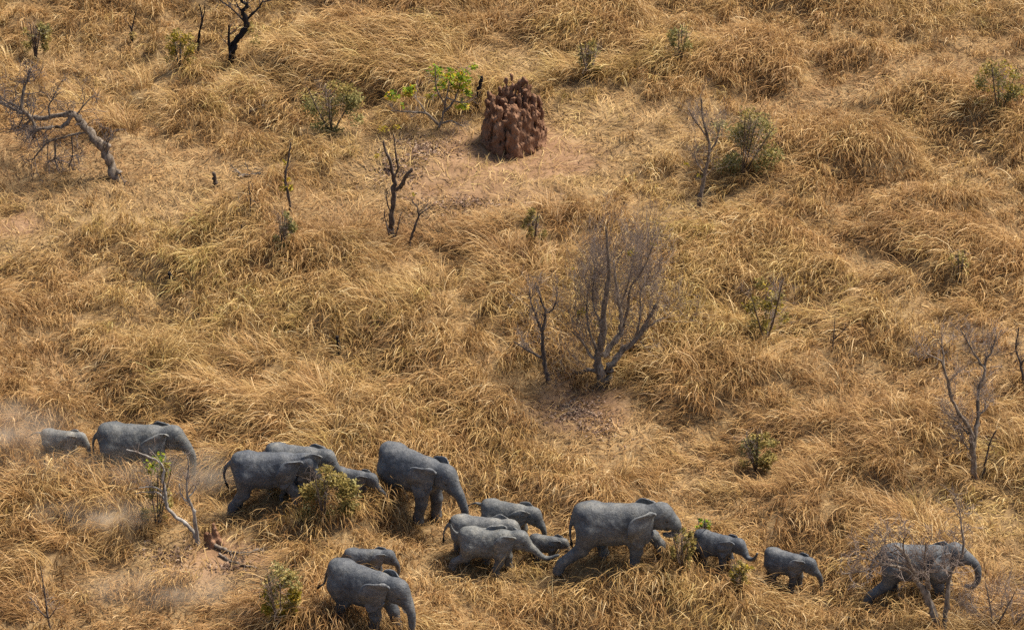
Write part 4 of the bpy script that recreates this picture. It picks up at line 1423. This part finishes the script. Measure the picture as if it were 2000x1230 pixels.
def leaf_litter():
    rng = np.random.default_rng(91)
    P = []
    for cx, cy_, rx, ry, n in ((825, 300, 85, 50, 1500), (760, 330, 60, 40, 400), (1130, 795, 95, 55, 1500), (1180, 830, 60, 30, 400), (900, 400, 180, 28, 700), (330, 1075, 80, 36, 700), (450, 1100, 60, 25, 250)):
        a = rng.uniform(0, 2 * PI, n)
        r = np.abs(rng.normal(0, .62, n)) * (.7 + .5 * np.sin(a * 3 + cx))
        for px_, py_ in zip(cx + rx * r * np.cos(a), cy_ + ry * r * np.sin(a)):
            p = at_z(px_, py_, 0.0)
            P.append((p[0], p[1]))
    P = np.array(P)
    z = height(P[:, 0], P[:, 1])
    p0 = np.stack([P[:, 0], P[:, 1], z + rng.uniform(.02, .09, len(P))], -1)
    # second pass: slide along the ground so that the height does not move the patch
    n = len(p0)
    a = rng.normal(0, 1, (n, 3))
    a[:, 2] *= .35
    a /= np.linalg.norm(a, axis=1, keepdims=True)
    b = np.cross(a, np.array((0, 0, 1.0)) + rng.normal(0, .4, (n, 3)))
    b /= np.linalg.norm(b, axis=1, keepdims=True)
    s = rng.uniform(.03, .075, n)[:, None]
    V = np.stack([p0 - a * s, p0 + b * s * .6, p0 + a * s, p0 - b * s * .6], 1).reshape(-1, 3)
    o = obj('fallen_leaves', new_mesh('fallen_leaves', V, np.arange(4 * n).reshape(n, 4), {'tone': np.repeat(rng.random(n), 4)}, smooth=False), M_LITTER)
    tag(o, 'purple-brown fallen leaves scattered on bare soil', 'leaves', kind='stuff')


leaf_litter()


# ------------------------------------------------------------------ dust kicked up by the herd
def dust_mat(dens, sc=(1, 1, 1)):
    m, t, n, l = mat_base('dust')
    out = n.new('ShaderNodeOutputMaterial')
    tc = n.new('ShaderNodeTexCoord')
    ln = n.new('ShaderNodeVectorMath')
    ln.operation = 'LENGTH'
    l.new(tc.outputs['Object'], ln.inputs[0])
    mr = n.new('ShaderNodeMapRange')
    mr.inputs[1].default_value = 1.0
    mr.inputs[2].default_value = .15
    l.new(ln.outputs['Value'], mr.inputs[0])
    nz = n.new('ShaderNodeTexNoise')
    nz.inputs['Scale'].default_value = 1.1
    nz.inputs['Detail'].default_value = 5
    mpg = n.new('ShaderNodeMapping')
    mpg.inputs['Scale'].default_value = sc
    l.new(tc.outputs['Object'], mpg.inputs[0])
    l.new(mpg.outputs[0], nz.inputs['Vector'])
    mr2 = n.new('ShaderNodeMapRange')
    mr2.inputs[1].default_value = .36
    mr2.inputs[2].default_value = .66
    l.new(nz.outputs['Fac'], mr2.inputs[0])
    mu = n.new('ShaderNodeMath')
    mu.operation = 'MULTIPLY'
    l.new(mr.outputs[0], mu.inputs[0])
    l.new(mr2.outputs[0], mu.inputs[1])
    mu2 = n.new('ShaderNodeMath')
    mu2.operation = 'MULTIPLY'
    mu2.inputs[1].default_value = dens
    l.new(mu.outputs[0], mu2.inputs[0])
    v = n.new('ShaderNodeVolumePrincipled')
    v.inputs['Color'].default_value = (.93, .80, .64, 1)
    l.new(mu2.outputs[0], v.inputs['Density'])
    l.new(v.outputs[0], out.inputs['Volume'])
    return m


for lab, px_, py_, rx, ry, rz, dens in (
        ('thin dust hanging behind the pale dusty calf', 10, 874, 2.8, 1.6, 1.0, .38),
        ('long low veil of dust along the feet of the rearmost elephants', 230, 945, 5.6, 1.5, .75, .34),
        ('pale puff of dust low over the grass, lower left', 200, 1022, 2.8, .9, .5, .95),
        ('dust trailing behind the elephant with the tufted tail', 412, 952, 2.0, 1.2, .8, .42),
        ('faint dust over the ground below the fallen branches', 340, 1168, 3.8, 1.2, .5, .50)):
    v, f = blob((0, 0, 0), 1.0, 24, 16)
    p = ground_at(px_, py_)
    o = obj('dust_cloud', new_mesh('dust_cloud', v, f), dust_mat(dens, (rx, ry, rz)), None, (p[0], p[1], p[2] + rz * .75))
    o.scale = (rx, ry, rz)
    tag(o, lab, 'dust', kind='stuff')
